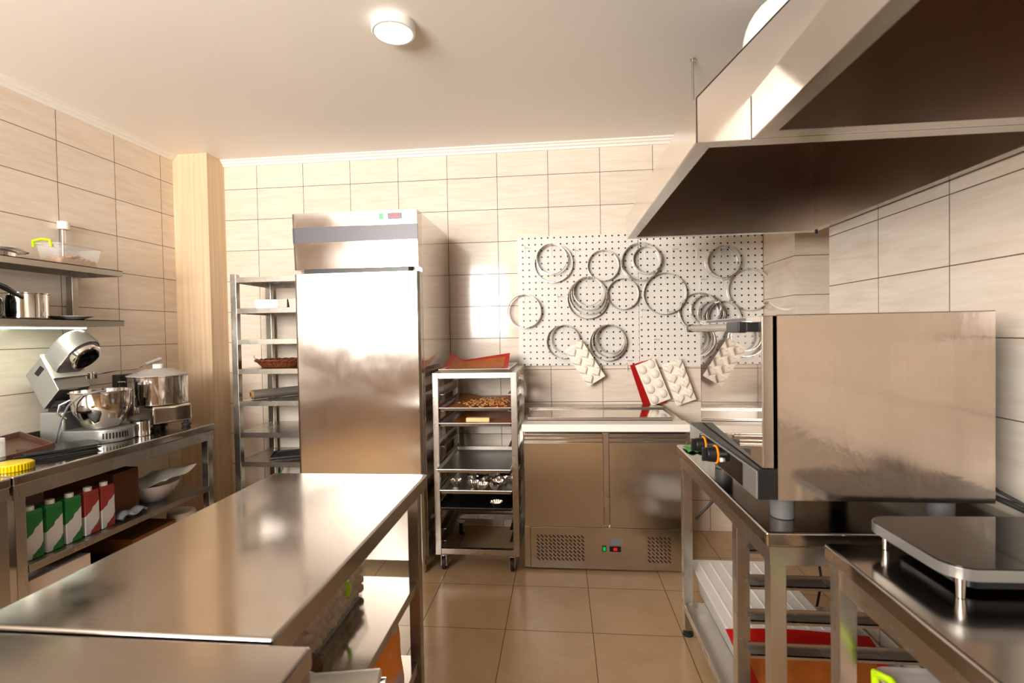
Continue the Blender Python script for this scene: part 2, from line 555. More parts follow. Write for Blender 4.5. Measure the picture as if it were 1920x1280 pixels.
def single(name, mb, mat, label, cat, loc, rotz=0.0, group=None, world=True, kind=None, smooth=True):
    """a thing that is one mesh; its origin at loc"""
    M = Matrix.Translation(loc) @ Matrix.Rotation(rotz, 4, 'Z')
    o = mesh(name, mb, mat, M if world else Matrix.Identity(4), smooth)
    o.location = loc; o.rotation_euler = (0, 0, rotz)
    o['label'] = label; o['category'] = cat
    if group: o['group'] = group
    if kind: o['kind'] = kind
    return link(o, None, M)

def struct(name, mb, mat, label=None):
    o = mesh(name, mb, mat, Matrix.Identity(4), False)
    o['kind'] = 'structure'
    return link(o)

def dup(root, loc, rotz=None, label=None, scale=None):
    """copy of a thing with its parts and sub-parts"""
    r = root.copy(); COL.objects.link(r); r.location = loc
    if rotz is not None: r.rotation_euler = (0, 0, rotz)
    if scale: r.scale = scale
    if label: r['label'] = label
    for ch in list(root.children):
        c = ch.copy(); COL.objects.link(c); c.parent = r
        for g in ch.children:
            d = g.copy(); COL.objects.link(d); d.parent = c
    return r

def arc(c, r, a0, a1, n, ax='XZ'):
    out = []
    for i in range(n+1):
        a = a0+(a1-a0)*i/n
        p = [c[0], c[1], c[2]]
        p['XYZ'.index(ax[0])] += r*cos(a); p['XYZ'.index(ax[1])] += r*sin(a)
        out.append(tuple(p))
    return out

# ================================================================== ROOM
XL, XR, YB, YR, ZC = -2.70, 1.225, 3.46, -1.6, 2.66
XFL = -4.4
struct('floor', MB().box(XFL-.1, 2.1, YR-.1, YB+.1, -0.1, 0), 'floor')
struct('ceiling', MB().box(XFL-.1, 2.1, YR-.1, YB+.1, ZC, ZC+0.1), 'plaster')
struct('wall_back', MB().box(XL-.1, 2.1, YB, YB+.1, 0, ZC), 'tile_back')
struct('wall_left', MB().box(XL-.1, XL, 0.55, YB, 0, ZC), 'tile_side')
struct('wall_left_return', MB().box(XFL, XL-.1, 0.55, 0.65, 0, ZC), 'wallpaint')
struct('wall_far_left', MB().box(XFL-.1, XFL, YR, 0.65, 0, ZC), 'wallpaint')
struct('wall_right', MB().box(XR, XR+.16, YR, 2.407, 0, ZC), 'tile_right')
struct('wall_right_pier', MB().box(1.34, 2.0, 3.0, YB, 0, ZC), 'tile_pier')
struct('wall_recess', MB().box(2.0, 2.1, 2.2, YB, 0, ZC).box(XR+.16, 2.0, 2.2, 2.3, 0, ZC), 'tile_right')
# wall behind the camera with a window opening
w = MB()
for b in ((XFL-.1, -2.85, 0, ZC), (-2.85, -.85, 0, 1.28), (-2.85, -.85, 2.62, ZC), (-.85, XR+.16, 0, ZC)):
    w.box(b[0], b[1], YR-.1, YR, b[2], b[3])
struct('wall_rear', w, 'wallpaint')
for i, (a, b, z1) in enumerate(((-2.85, -.85, 2.62),)):
    f = MB()
    f.box(a, a+.05, YR-.09, YR+.0, 1.28, z1).box(b-.05, b, YR-.09, YR, 1.25, z1).box(a+.05, b-.05, YR-.09, YR, 1.25, 1.30).box(a+.05, b-.05, YR-.09, YR, z1-.05, z1)
    struct('window_%d' % (i+1), f, 'window')
# pillar clad in wood laminate in the left corner
struct('wall_left_pillar', MB().box(XL, -2.443, 3.28, YB, 0, ZC), 'laminate')
# cornice, stepped profile
cp = [(0, 0), (0.0, -0.045), (-0.010, -0.045), (-0.014, -0.030), (-0.024, -0.026), (-0.030, -0.014), (-0.040, -0.010), (-0.040, 0)]
struct('trim_1', MB().prism([(YB+a, ZC+b) for a, b in cp], 'X', -2.443, 2.0), 'cornice')
struct('trim_2', MB().prism([(XL-a, ZC+b) for a, b in cp], 'Y', 0.65, 3.28), 'cornice')

# ================================================================== CEILING LAMP
LX, LY = -0.672, 2.04
t = thing('ceiling_lamp', 'round white surface-mounted ceiling lamp, lit', 'lamp', (LX, LY, ZC-.04))
part('housing', MB().lathe([(0.0, .04), (.088, .04), (.090, .036), (.090, .004), (.086, 0), (.078, 0), (.078, .006), (0, .006)], (LX, LY, ZC-.04), 56), 'white', t)
part('diffuser', MB().lathe([(0, .005), (.076, .005), (.077, .001), (.0, -.001)], (LX, LY, ZC-.04), 48), 'lamp', t, label='glowing white diffuser')

# ================================================================== UPRIGHT FRIDGE
FX0, FX1, FY = -1.482, -0.764, 2.66
t = thing('refrigerator', 'tall stainless steel upright fridge with one full-height door', 'refrigerator', ((FX0+FX1)/2, 3.0, 0))
part('body', MB().box(FX0+.004, FX1-.0, 2.735, 3.38, .105, 2.045, .004), 'steel_side', t)
part('door', MB().prism([(FX0, 2.725), (FX0, 2.675), (FX0+.016, FY), (FX1-.012, FY), (FX1, 2.675), (FX1, 2.725)], 'Z', .115, 1.716, .002), 'steel_door', t)
part('gasket', MB().box(FX0+.012, FX1-.012, 2.723, 2.736, .125, 1.71), 'black', t)
def lean(mb):
    # the control panel leans forward a little at its top
    for v in mb.bm.verts:
        if v.co.y < 2.70: v.co.y -= (v.co.z-1.738)*.050
    return mb
top = part('control_panel', lean(MB().prism([(FX0, 2.735), (FX0, 2.675), (FX0+.018, FY+.004), (FX1-.002, FY+.004), (FX1, 2.735)], 'Z', 1.738, 2.048, .002)), 'steel_panel', t)
part('grey_band', lean(MB().prism([(FX0-.001, 2.69), (FX0-.001, 2.674), (FX0+.018, FY+.0025), (FX1-.001, FY+.0025), (FX1-.001, FY+.01)], 'Z', 1.886, 1.970)), 'greyband', top, label='dark grey horizontal stripe')
part('vent_slot', MB().box(FX0+.06, FX1-.06, 2.668, 2.73, 1.716, 1.7385), 'black', t)
sx = lambda px: FX0+(px-548)*(FX1-FX0)/236.
part('power_switch', lean(MB().box(sx(714), sx(722), FY+.001, FY+.01, 2.000, 2.030, .001)), 'green_led', top, label='green rocker switch')
d = part('display', lean(MB().box(sx(730), sx(756), FY+.001, FY+.01, 1.998, 2.031, .001)), 'greyband', top)
m = MB()
for k in range(3):
    x = sx(734.5)+k*.018
    m.box(x, x+.013, FY-.0005, FY+.002, 2.006, 2.009).box(x, x+.013, FY-.0005, FY+.002, 2.020, 2.0235).box(x, x+.003, FY-.0005, FY+.002, 2.009, 2.020).box(x+.010, x+.013, FY-.0005, FY+.002, 2.009, 2.020)
part('digits', lean(m), 'red_led', d)
part('lock', lean(MB().cyl((sx(676), FY-.001, 1.775), (sx(676), FY+.008, 1.775), .009, seg=16)), 'chrome', top)
for x, y in ((FX1-.05, 2.77), (FX0+.05, 2.77), (FX1-.05, 3.32), (FX0+.05, 3.32)):
    part('foot', MB().cyl((x, y, .004), (x, y, .085), .026, .026, 24, .002).cyl((x, y, .0), (x, y, .006), .028, seg=24).cyl((x, y, .08), (x, y, .11), .014, seg=16), 'chrome', t)

# ================================================================== SHELVING RACK (left of fridge)
RX0, RX1, RY0, RY1 = -2.10, -1.492, 3.0, 3.42
t = thing('shelving_rack', 'tall open stainless steel shelving rack partly hidden behind the fridge', 'shelving', ((RX0+RX1)/2, 3.2, 0))
for x in (RX0, RX1-.04):
    for y in (RY0, RY1-.04):
        part('post', MB().box(x, x+.04, y, y+.04, .0, 1.772, .003), 'steel', t)
SHZ = [1.750, 1.552, 1.353, 1.163, .958, .755, .566, .33]
for i, z in enumerate(SHZ):
    # pan shelf with folded-down rims
    part('shelf', MB().box(RX0+.005, RX1-.005, RY0+.008, RY1-.008, z-.002, z, 0).box(RX0+.04, RX1-.04, RY0+.004, RY0+.008, z-.032, z).box(RX0+.04, RX1-.04, RY1-.008, RY1-.004, z-.032, z)
         .box(RX0+.004, RX0+.008, RY0+.04, RY1-.04, z-.032, z).box(RX1-.008, RX1-.004, RY0+.04, RY1-.04, z-.032, z), 'steel', t)

# small loaf tins on the second shelf from the top
def loaf(l=.11, wd=.055, h=.05):
    m = MB()
    A = [(-l/2+.006, -wd/2+.006), (l/2-.006, -wd/2+.006), (l/2-.006, wd/2-.006), (-l/2+.006, wd/2-.006)]
    B = [(-l/2, -wd/2), (l/2, -wd/2), (l/2, wd/2), (-l/2, wd/2)]
    ai = [(x*.97, y*.95) for x, y in A]; bi = [(x*.975, y*.955) for x, y in B]
    bm = m.bm
    def rg(P, z): return [bm.verts.new((x, y, z)) for x, y in P]
    r = [rg(A, 0), rg(B, h), rg(bi, h), rg(ai, .002)]
    for a, b in zip(r, r[1:]):
        for i in range(4): bm.faces.new((a[i], a[(i+1) % 4], b[(i+1) % 4], b[i]))
    bm.faces.new(r[0][::-1]); bm.faces.new(r[3])
    return m
z = SHZ[1]+.001
for i, (x, y, rz, lb) in enumerate(((-1.905, 3.10, radians(18), 'small pale metal loaf tin, leftmost of the row on the upper rack shelf'),
                          (-1.775, 3.12, 0.0, 'small pale metal loaf tin, second from left on the upper rack shelf'),
                          (-1.70, 3.12, 0.0, 'small pale metal loaf tin, third from left on the upper rack shelf'),
                          (-1.63, 3.12, 0.0, 'small pale metal loaf tin, nearest the fridge on the upper rack shelf'))):
    m = loaf(.14, .085, .055) if i == 0 else loaf(.068, .16, .055)
    single('loaf_tin', m, 'alu', lb, 'baking tin', (x, y, z), rz, 'small loaf tins on the rack', world=False)

# wicker basket
BX, BY, BZ = -1.868, 3.20, SHZ[3]+.001
t = thing('wicker_basket', 'shallow brown wicker basket on the middle shelf of the rack', 'basket', (BX, BY, BZ))
m = MB()
m.lathe([(0, 0), (.13, 0), (.135, .004), (.0, .004)], (BX, BY, BZ), 40)
N = 44
for k in range(N):
    a = 2*pi*k/N
    m.tube([(BX+cos(a)*r, BY+sin(a)*r*.85, BZ+z_) for r, z_ in ((.13, .004), (.150, .02), (.172, .042))], .004, 6)
for r, z_ in ((.138, .008), (.146, .016), (.154, .024), (.162, .033)):
    m.tube([(BX+cos(2*pi*k/60)*(r+.003*(-1)**k), BY+sin(2*pi*k/60)*(r+.003*(-1)**k)*.85, BZ+z_) for k in range(60)], .0045, 6, True)
part('weave', m, 'wicker', t)
m = MB()
for ph in (0, pi):
    m.tube([(BX+cos(2*pi*k/90)*(.175+.006*cos(12*2*pi*k/90+ph)), BY+sin(2*pi*k/90)*(.175+.006*cos(12*2*pi*k/90+ph))*.85, BZ+.046+.004*sin(12*2*pi*k/90+ph)) for k in range(90)], .006, 6, True)
m.tube([(BX-.165, BY-.03, BZ+.05), (BX-.18, BY-.05, BZ+.065), (BX-.178, BY-.05, BZ+.08)], .002, 5)
part('rim', m, 'wicker', t, label='braided rim')

# cling film roll
p0, p1 = Vector((-2.022, 3.06, SHZ[4]+.033)), Vector((-1.80, 3.36, SHZ[4]+.033))
t = thing('film_roll', 'roll of cling film lying diagonally on a rack shelf', 'film roll', (p0.x, p0.y, SHZ[4]+.001))
dd = (p1-p0).normalized()
part('film', MB().cyl(p0+dd*.012, p1, .031, seg=32, bev=.002), 'foil', t)
m = MB().lathe([(.017, 0), (.024, 0), (.024, .03), (.017, .03)], (0, 0, 0), 28, close=True)
m.xf(Matrix.Translation(p0) @ dd.to_track_quat('Z', 'Y').to_matrix().to_4x4())
part('core', m, 'cork', t, label='cardboard core')
part('core_hole', MB().cyl(p0+dd*.004, p0+dd*.02, .0168, seg=24), 'black', t)

# black tray and film on the lower shelf
m = MB().box(-.15, .15, -.10, .10, 0, .004, .001).box(-.15, .15, -.10, -.094, .004, .012).box(-.15, .15, .094, .10, .004, .012).box(-.15, -.144, -.094, .094, .004, .012).box(.144, .15, -.094, .094, .004, .012)
single('black_tray', m, 'black', 'flat black tray lying turned on the lower rack shelf', 'tray', (-1.80, 3.21, SHZ[6]+.003), radians(24), world=False)
m = MB().sheet(lambda u, v: (-1.655+u*.13, 3.05+v*.1, SHZ[6]+.045+.018*sin(u*9+v*4)*cos(v*7)-.012*u), 14, 10, .002)
single('plastic_bag', m, 'clear_haze', 'crumpled clear plastic bag beside the black tray on the rack', 'bag', (-1.59, 3.1, SHZ[6]+.02))
m = MB().lathe([(0, 0), (.10, 0), (.13, .03), (.132, .045), (.126, .045), (.124, .032), (.095, .006), (0, .006)], (-1.68, 3.18, SHZ[7]+.001), 32)
single('black_pan', m, 'black', 'black round pan on the lowest shelf of the rack', 'pan', (-1.68, 3.18, SHZ[7]+.001))
m = MB().tube([(-2.02, 3.35, .35), (-1.99, 3.36, .43), (-1.985, 3.34, .52), (-2.01, 3.33, .53), (-2.0, 3.33, .44)], .005, 8)
single('cable', m, 'green', 'thin green cable at the foot of the shelving rack', 'cable', (-2.0, 3.34, .35))

# ================================================================== PEGBOARDS
PB = []
t = single('pegboard', MB().box(-.289, .530, YB-.022, YB-.004, 1.133, 2.021, .001), perforated('white_perforated_left', -.208, 1.968), 'white perforated wall panel, left half, with most of the cake rings', 'pegboard', (.12, YB-.01, 1.13), group='perforated wall panels')
t = single('pegboard', MB().box(.532, 1.336, YB-.022, YB-.004, 1.118, 1.999, .001), perforated('white_perforated_right', .590, 1.935), 'white perforated wall panel, right half, beside the tiled pier', 'pegboard', (.93, YB-.01, 1.12), group='perforated wall panels')
YP = YB-.022

def make_hook():
    m = MB()
    m.tube([(-.004, 0, 0), (.04, 0, 0)], .003, 6)
    m.tube([(0, 0, 0), (0, 0, -.07)], .0026, 6)
    m.tube([(0, 0, 0), (0, -.045, .002), (0, -.085, .004), (0, -.09, .012)], .0022, 6)
    return m
HK = [(-.233, 1.947, 'empty white hook at the top left corner of the pegboard'),
      (-.053, 1.955, 'white hook holding the two topmost left rings'),
      (.107, 1.918, 'empty white hook right of the top left rings'),
      (.292, 1.905, 'white hook carrying the single ring of the top row'),
      (.575, 1.921, 'white hook carrying the deep nested pair in the top row'),
      (.753, 1.907, 'empty white hook in the top row, left of two'),
      (.916, 1.901, 'empty white hook in the top row, right of two'),
      (1.064, 1.905, 'white hook carrying the deep ring at the top right'),
      (.187, 1.720, 'white hook carrying the four nested rings'),
      (.42, 1.713, 'white hook carrying the ring left of the largest middle ring'),
      (.70, 1.742, 'white hook carrying the large ring in the middle row'),
      (.934, 1.698, 'empty white hook in the second row, left of two'),
      (1.075, 1.690, 'empty white hook in the second row, right of two'),
      (1.237, 1.750, 'white hook carrying the big ring over the board edge'),
      (-.015, 1.607, 'empty white hook right of the leftmost ring'),
      (-.245, 1.620, 'white hook carrying the leftmost ring'),
      (.93, 1.600, 'white hook carrying the rings left of the oven handle'),
      (1.055, 1.545, 'white hook carrying the rings above the oven handle'),
      (.545, 1.505, 'empty white hook below the large middle ring'),
      (.71, 1.490, 'empty white hook just below the large middle ring'),
      (.017, 1.412, 'white hook carrying the bottom left ring pair'),
      (.317, 1.410, 'white hook carrying the bottom right ring pair'),
      (.625, 1.305, 'empty white hook above the silicone moulds'),
      (.445, 1.165, 'empty white hook left of the red silicone mat')]
hk = None
for i, (x, z, lb) in enumerate(HK):
    if hk is None:
        hk = single('hook', make_hook(), 'white', lb, 'hook', (x, YP-.002, z), 0, 'white pegboard hooks', world=False)
    else:
        dup(hk, (x, YP-.002, z), None, lb)

def ring(x, z, r, dep, y, label, tilt=0.0, yaw=0.0):
    """cake ring: open steel band, its axis along Y, hanging with its top at a hook"""
    th = .0014
    m = MB().lathe([(r-th, -dep/2), (r, -dep/2), (r, dep/2), (r-th, dep/2)], (0, 0, 0), 72, close=True)
    m.lathe([(r-th*1.5, -dep/2-.001), (r+.001, -dep/2-.001), (r+.001, -dep/2+.0012), (r-th*1.5, -dep/2+.0012)], (0, 0, 0), 72, close=True)
    m.xf(Matrix.Rotation(yaw, 4, 'Z') @ Matrix.Rotation(tilt, 4, 'X') @ Matrix.Rotation(pi/2, 4, 'X'))
    return single('cake_ring', m, 'ring', label, 'cake ring', (x, y, z), 0, 'steel cake rings on the pegboard', world=False)
R_ = [(-.053, 1.859, .103, .045, 3.385, 'smaller thin steel ring of the pair at the top left of the pegboard'),
      (-.041, 1.832, .130, .040, 3.410, 'larger thin steel ring of the pair at the top left of the pegboard'),
      (.292, 1.806, .104, .045, 3.405, 'single thin steel ring in the top row, between two ring pairs'),
      (.537, 1.823, .125, .065, 3.392, 'larger deep steel ring of the top middle pair'),
      (.578, 1.834, .092, .060, 3.392, 'smaller deep steel ring inside the top middle pair'),
      (.187, 1.634, .098, .035, 3.370, 'innermost smallest ring of the four nested rings'),
      (.187, 1.620, .112, .035, 3.385, 'second ring from inside of the four nested rings'),
      (.187, 1.606, .125, .035, 3.395, 'third ring from inside of the four nested rings'),
      (.187, 1.588, .138, .040, 3.410, 'outermost largest ring of the four nested rings'),
      (.420, 1.612, .104, .045, 3.405, 'single steel ring between the nested four and the large middle ring'),
      (.694, 1.608, .138, .050, 3.405, 'large single steel ring in the centre of the pegboard'),
      (1.064, 1.806, .104, .070, 3.390, 'deep single steel ring at the top right of the pegboard'),
      (1.232, 1.620, .136, .045, 3.395, 'big steel ring overlapping the right edge of the pegboard'),
      (-.245, 1.510, .114, .055, 3.395, 'leftmost steel ring, overlapping the left edge of the pegboard'),
      (.915, 1.480, .128, .045, 3.405, 'largest ring of the cluster left above the oven handle'),
      (.955, 1.495, .098, .040, 3.385, 'medium ring of the cluster left above the oven handle'),
      (.985, 1.470, .082, .040, 3.370, 'smallest dark ring of the cluster left above the oven handle'),
      (1.062, 1.432, .118, .045, 3.405, 'larger ring hanging behind the oven handle'),
      (1.062, 1.446, .102, .040, 3.375, 'smaller ring hanging behind the oven handle'),
      (.017, 1.298, .114, .045, 3.405, 'outer ring of the bottom left pair behind a cream mould'),
      (.022, 1.316, .094, .040, 3.380, 'inner ring of the bottom left pair behind a cream mould'),
      (.317, 1.286, .122, .045, 3.405, 'outer ring of the bottom middle set of three'),
      (.320, 1.299, .108, .040, 3.390, 'middle ring of the bottom middle set of three'),
      (.326, 1.312, .094, .040, 3.372, 'inner ring of the bottom middle set of three')]
for i, (x, z, r, dp, y, lb) in enumerate(R_):
    ring(x, z, r, dp, y, lb, radians(random.uniform(-3, 3)), radians(random.uniform(-2, 2)))

def heart(m, cx, cz, s, h):
    """heart shaped dome bulging to -Y"""
    n = 28
    pts = []
    for k in range(n):
        a = 2*pi*k/n
        x = 16*sin(a)**3; z = 13*cos(a)-5*cos(2*a)-2*cos(3*a)-cos(4*a)
        pts.append((x/17*s, (z+2)/17*s))
    bm = m.bm; prev = None
    for j, (f, d) in enumerate(((1.0, 0), (.97, .35), (.88, .68), (.70, .90), (.42, 1.0))):
        rg = [bm.verts.new((cx+p[0]*f, -h*d, cz+p[1]*f)) for p in pts]
        if prev:
            for k in range(n): bm.faces.new((prev[k], prev[(k+1) % n], rg[(k+1) % n], rg[k]))
        prev = rg
    bm.faces.new(prev)

def mould(kind):
    m = MB().box(-.068, .068, 0, .003, -.145, .145, .001)
    for i in range(2):
        for j in range(4):
            cx = -.033+i*.066; cz = -.105+j*.07+(.012 if i else -.004)
            if kind == 'heart': heart(m, cx, cz, .036, .024)
            else: m.ell((cx, .0, cz), (.027, .022, .031), 18)
    return m
def place_mould(m, x, y, z, roll, name, mat, lb):
    m.xf(Matrix.Rotation(roll, 4, 'Y'))
    return single(name, m, mat, lb, 'mould', (x, y, z), 0, 'cream silicone moulds under the pegboard', world=False)
place_mould(mould('heart'), .157, 3.355, 1.153, radians(-32), 'silicone_mould', 'silicone', 'cream heart silicone mould hanging tilted, left one alone over the rings')
place_mould(mould('oval'), .607, 3.385, 1.020, radians(-21), 'silicone_mould', 'silicone', 'cream silicone mould with oval cups, on the red mat')
place_mould(mould('heart'), .772, 3.375, 1.020, radians(-19), 'silicone_mould', 'silicone', 'cream heart silicone mould, the one nearest the oven')
m = MB().sheet(lambda u, v: (-.075+u*.15, .006*sin(u*5), -.155+v*.31), 12, 12, .003).xf(Matrix.Rotation(radians(-17), 4, 'Y'))
single('silicone_mat', m, 'red_sil', 'red silicone mat hanging behind the oval-cup mould', 'mat', (.580, 3.415, 1.005), world=False)

# ================================================================== BAKING TROLLEY
t = thing('baking_trolley', 'stainless steel tray trolley on castors between fridge and counter fridge', 'trolley', (-.49, 3.07, 0))
BX0, BX1, BY0, BY1, BT = -.737, -.250, 2.785, 3.36, 1.143
for x in (BX0, BX1-.035):
    for y in (BY0, BY1-.03):
        part('post', MB().box(x, x+.035, y, y+.03, .095, BT, .003), 'steel', t)
for y in (BY0, BY1-.03):
    part('crossbar', MB().box(BX0+.035, BX1-.035, y+.002, y+.028, BT-.032, BT, .002), 'steel', t)
    part('crossbar', MB().box(BX0+.035, BX1-.035, y+.002, y+.028, .100, .132, .002), 'steel', t)
for x in (BX0, BX1-.035):
    part('side_rail', MB().box(x+.003, x+.032, BY0+.03, BY1-.03, BT-.03, BT, .002), 'steel', t)
    part('side_rail', MB().box(x+.003, x+.032, BY0+.03, BY1-.03, .10, .13, .002), 'steel', t)
RUN = [1.02, .925, .836, .72, .594, .452, .356, .24, .17]
for z in RUN:
    for s, x in ((1, BX0+.028), (-1, BX1-.028)):
        m = MB().box(min(x, x+s*.002), max(x, x+s*.002), BY0+.03, BY1-.03, z-.005, z+.035)
        m.box(min(x, x+s*.030), max(x, x+s*.030), BY0+.03, BY1-.03, z-.005, z-.003)
        part('tray_runner', m, 'steel', t)
def castor(x, y):
    m = MB().cyl((x, y, .088), (x, y, .096), .026, seg=20).box(x-.016, x-.013, y-.02, y+.02, .03, .09).box(x+.013, x+.016, y-.02, y+.02, .03, .09)
    c = part('castor', m, 'chrome', t)
    part('wheel', MB().cyl((x-.011, y+.006, .036), (x+.011, y+.006, .036), .036, seg=28, bev=.004), 'rubber', c)
    part('hub', MB().cyl((x-.013, y+.006, .036), (x+.013, y+.006, .036), .018, seg=20, bev=.002), 'white', c)
for x in (BX0+.045, BX1-.045):
    for y in (BY0+.03, BY1-.045): castor(x, y)

def tray(x0, x1, y0, y1, z, h, mat, label, name='baking_tray', group='baking trays on the trolley'):
    m = MB()
    m.box(x0+.008, x1-.008, y0+.008, y1-.008, z, z+.0015)
    bm = m.bm
    A = [(x0+.008, y0+.008), (x1-.008, y0+.008), (x1-.008, y1-.008), (x0+.008, y1-.008)]
    B = [(x0, y0), (x1, y0), (x1, y1), (x0, y1)]
    a = [bm.verts.new((p[0], p[1], z)) for p in A]; b = [bm.verts.new((p[0], p[1], z+h)) for p in B]
    c = [bm.verts.new((p[0]+q[0], p[1]+q[1], z+h)) for p, q in zip(B, ((.002, .002), (-.002, .002), (-.002, -.002), (.002, -.002)))]
    d = [bm.verts.new((p[0]+q[0], p[1]+q[1], z+.0015)) for p, q in zip(A, ((.002, .002), (-.002, .002), (-.002, -.002), (.002, -.002)))]
    for P, Q in ((a, b), (b, c), (c, d)):
        for i in range(4): bm.faces.new((P[i], P[(i+1) % 4], Q[(i+1) % 4], Q[i]))
    # rolled rim
    m.tube([(x0, y0, z+h), (x1, y0, z+h)], .003, 8).tube([(x0, y1, z+h), (x1, y1, z+h)], .003, 8).tube([(x0, y0, z+h), (x0, y1, z+h)], .003, 8).tube([(x1, y0, z+h), (x1, y1, z+h)], .003, 8)
    return single(name, m, mat, label, 'tray', ((x0+x1)/2, (y0+y1)/2, z), 0, group)
TX0, TX1 = -.700, -.287
tray(TX0+.010, TX1-.005, 2.765, 3.32, BT+.001, .020, 'alu', 'pale metal tray on the very top of the trolley')
tray(TX0, TX1, 2.79, 3.34, RUN[1]+.001, .016, 'alu', 'metal tray with crumbs on a red mat, upper one in the trolley')
tray(TX0, TX1, 2.785, 3.335, RUN[2]+.001, .018, 'alu', 'metal tray with an amber mat and a pale stick of pastry')
tray(TX0, TX1, 2.70, 3.25, RUN[4]+.001, .018, 'alu', 'empty metal tray pulled forward in the middle of the trolley')
tray(TX0, TX1, 2.775, 3.325, RUN[5]+.001, .020, 'alu', 'metal tray full of fluted tart tins')
tray(TX0, TX1, 2.775, 3.325, RUN[6]+.001, .016, 'black', 'dark tray with one fluted tin, lowest in the trolley')

# red bordered baking mats
def mat_sheet(x0, x1, y0, y1, zf, name, label, border=.028, loc=None):
    t = thing(name, label, 'baking mat', ((x0+x1)/2, (y0+y1)/2, zf(.5, .5)))
    f = lambda u, v: (x0+u*(x1-x0), y0+v*(y1-y0), zf(u, v))
    part('border', MB().sheet(f, 26, 26, .0015), 'red_sil', t, label='red edge')
    bu, bv = border/(x1-x0), border/(y1-y0)
    g = lambda u, v: (lambda p: (p[0], p[1], p[2]+.0022))(f(bu+u*(1-2*bu), bv+v*(1-2*bv)))
    part('weave', MB().sheet(g, 26, 26, .0016), 'brown_mat', t, label='amber woven middle')
    return t
def ztop(u, v):
    z = BT+.006
    z += .075*max(0, 1-u/.22)**1.3*max(0, (v-.1))*1.0
    z += .085*max(0, (v-.62)/.38)**1.5*(.35+.65*u)
    return z
mat_sheet(-.715, -.33, 2.80, 3.22, ztop, 'silicone_baking_mat', 'red-edged amber baking mat with curled corners on top of the trolley')
mat_sheet(-.690, -.297, 2.80, 3.30, lambda u, v: RUN[1]+.0075+.05*max(0, (v-.6))*max(0, 1-u*2.2)+.025*max(0, v-.55)+.004*sin(9*u), 'silicone_baking_mat', 'dark red baking mat under the crumbs in the trolley')
mat_sheet(-.650, -.297, 2.83, 3.32, lambda u, v: RUN[2]+.0075+.03*max(0, u-.75)*(1-v)+.003*sin(7*u+3), 'silicone_baking_mat', 'amber baking mat under the stick of pastry', border=.004)
m = MB()
for k in range(260):
    u, v = random.gauss(.62, .16), random.gauss(.42, .17)
    if not (.1 < u < .95 and .04 < v < .85): continue
    x, y = -.690+u*.393, 2.80+v*.5
    z = RUN[1]+.016+random.random()*.012*(1-abs(u-.6))
    s = random.uniform(.003, .009)
    m.box(x-s, x+s, y-s*.7, y+s*.7, z-.003, z+s*.5)
single('crumbs', m, 'crumb', 'heap of toasted flakes and crumbs on the upper trolley tray', 'crumbs', (-.48, 3.0, RUN[1]+.01), kind='stuff')
single('pastry_stick', MB().box(-.560, -.420, 2.86, 2.895, RUN[2]+.011, RUN[2]+.038, .006, 3), 'pastry', 'pale rectangular stick of pastry on the amber mat', 'pastry', (-.49, 2.877, RUN[2]+.012))

# fluted tart tins
def tin_mesh(r=.037, h=.036):
    return MB().lathe([(0, 0), (r*.55, 0), (r*.8, h*.5), (r, h), (r*.985, h), (r*.78, h*.5), (r*.53, .0012), (0, .0012)], (0, 0, 0), 72, flute=18, fa=.09)
TZ0 = RUN[5]+.003
tn = None
TN = [(-.64, 2.92, 0, 'lone fluted tin at the left of the trolley tray'), (-.545, 2.98, 0, 'fluted tin at the back left of the heap'), (-.53, 2.895, 0, 'fluted tin at the front left of the heap'),
      (-.470, 2.855, 0, 'foremost fluted tin of the heap'), (-.395, 2.865, 0, 'lower fluted tin at the front right of the heap'), (-.382, 2.875, .012, 'fluted tin stacked on the front right tin'),
      (-.455, 2.935, 0, 'fluted tin in the middle of the heap'), (-.44, 2.945, .014, 'fluted tin stacked in the middle of the heap'), (-.505, 3.02, 0, 'fluted tin standing behind the middle'), (-.49, 3.03, .014, 'fluted tin stacked behind the middle'),
      (-.37, 2.965, 0, 'fluted tin at the right behind the stacked pair'), (-.36, 3.055, 0, 'fluted tin at the back right of the tray'), (-.35, 3.06, .014, 'fluted tin stacked at the back right'), (-.325, 2.985, 0, 'fluted tin against the right edge of the tray'),
      (-.43, 3.05, 0, 'fluted tin at the back centre of the tray'), (-.56, 3.07, 0, 'fluted tin farthest back on the left')]
for x, y, dz, lb in TN:
    if tn is None:
        tn = single('tart_tin', tin_mesh(), 'tin', lb, 'tart tin', (x, y, TZ0+dz), 0, 'fluted tart tins on the trolley', world=False)
    else:
        c = dup(tn, (x, y, TZ0+dz), random.random()*3, lb)
        if dz: c.rotation_euler[0] = random.uniform(-.2, .2)
dup(tn, (-.385, 2.83, RUN[6]+.003), 1.0, 'single fluted tin on the dark tray below the heap')

# ================================================================== COUNTER FRIDGE (saladette)
SX0, SX1, SY = -.225, .697, 2.83
t = thing('counter_fridge', 'two-door stainless steel counter fridge under the pegboard', 'refrigerator', ((SX0+SX1)/2, 3.1, 0))
part('body', MB().box(SX0, SX1, 2.862, 3.42, .012, .800, .003), 'steel_oven', t)
part('base_panel', MB().box(SX0+.035, SX1-.012, 2.836, 2.862, .014, .250, .002).box(SX0, SX0+.033, 2.840, 2.862, .014, .250, .002), 'steel_door', t)
for x0, x1 in ((-.219, .227), (.262, .690)):
    # door with a recessed grip groove along its top
    d = part('door', MB().prism([(2.862, .255), (SY, .255), (SY, .735), (SY+.014, .742), (SY+.014, .757), (SY-.002, .770), (SY-.002, .786), (2.862, .786)], 'X', x0, x1, .0015), 'steel_door', t)
    part('gasket', MB().box(x0+.004, x1-.004, 2.8605, 2.864, .26, .789), 'black', d)
part('mullion', MB().box(.229, .260, 2.848, 2.863, .262, .79, .001), 'steel', t)
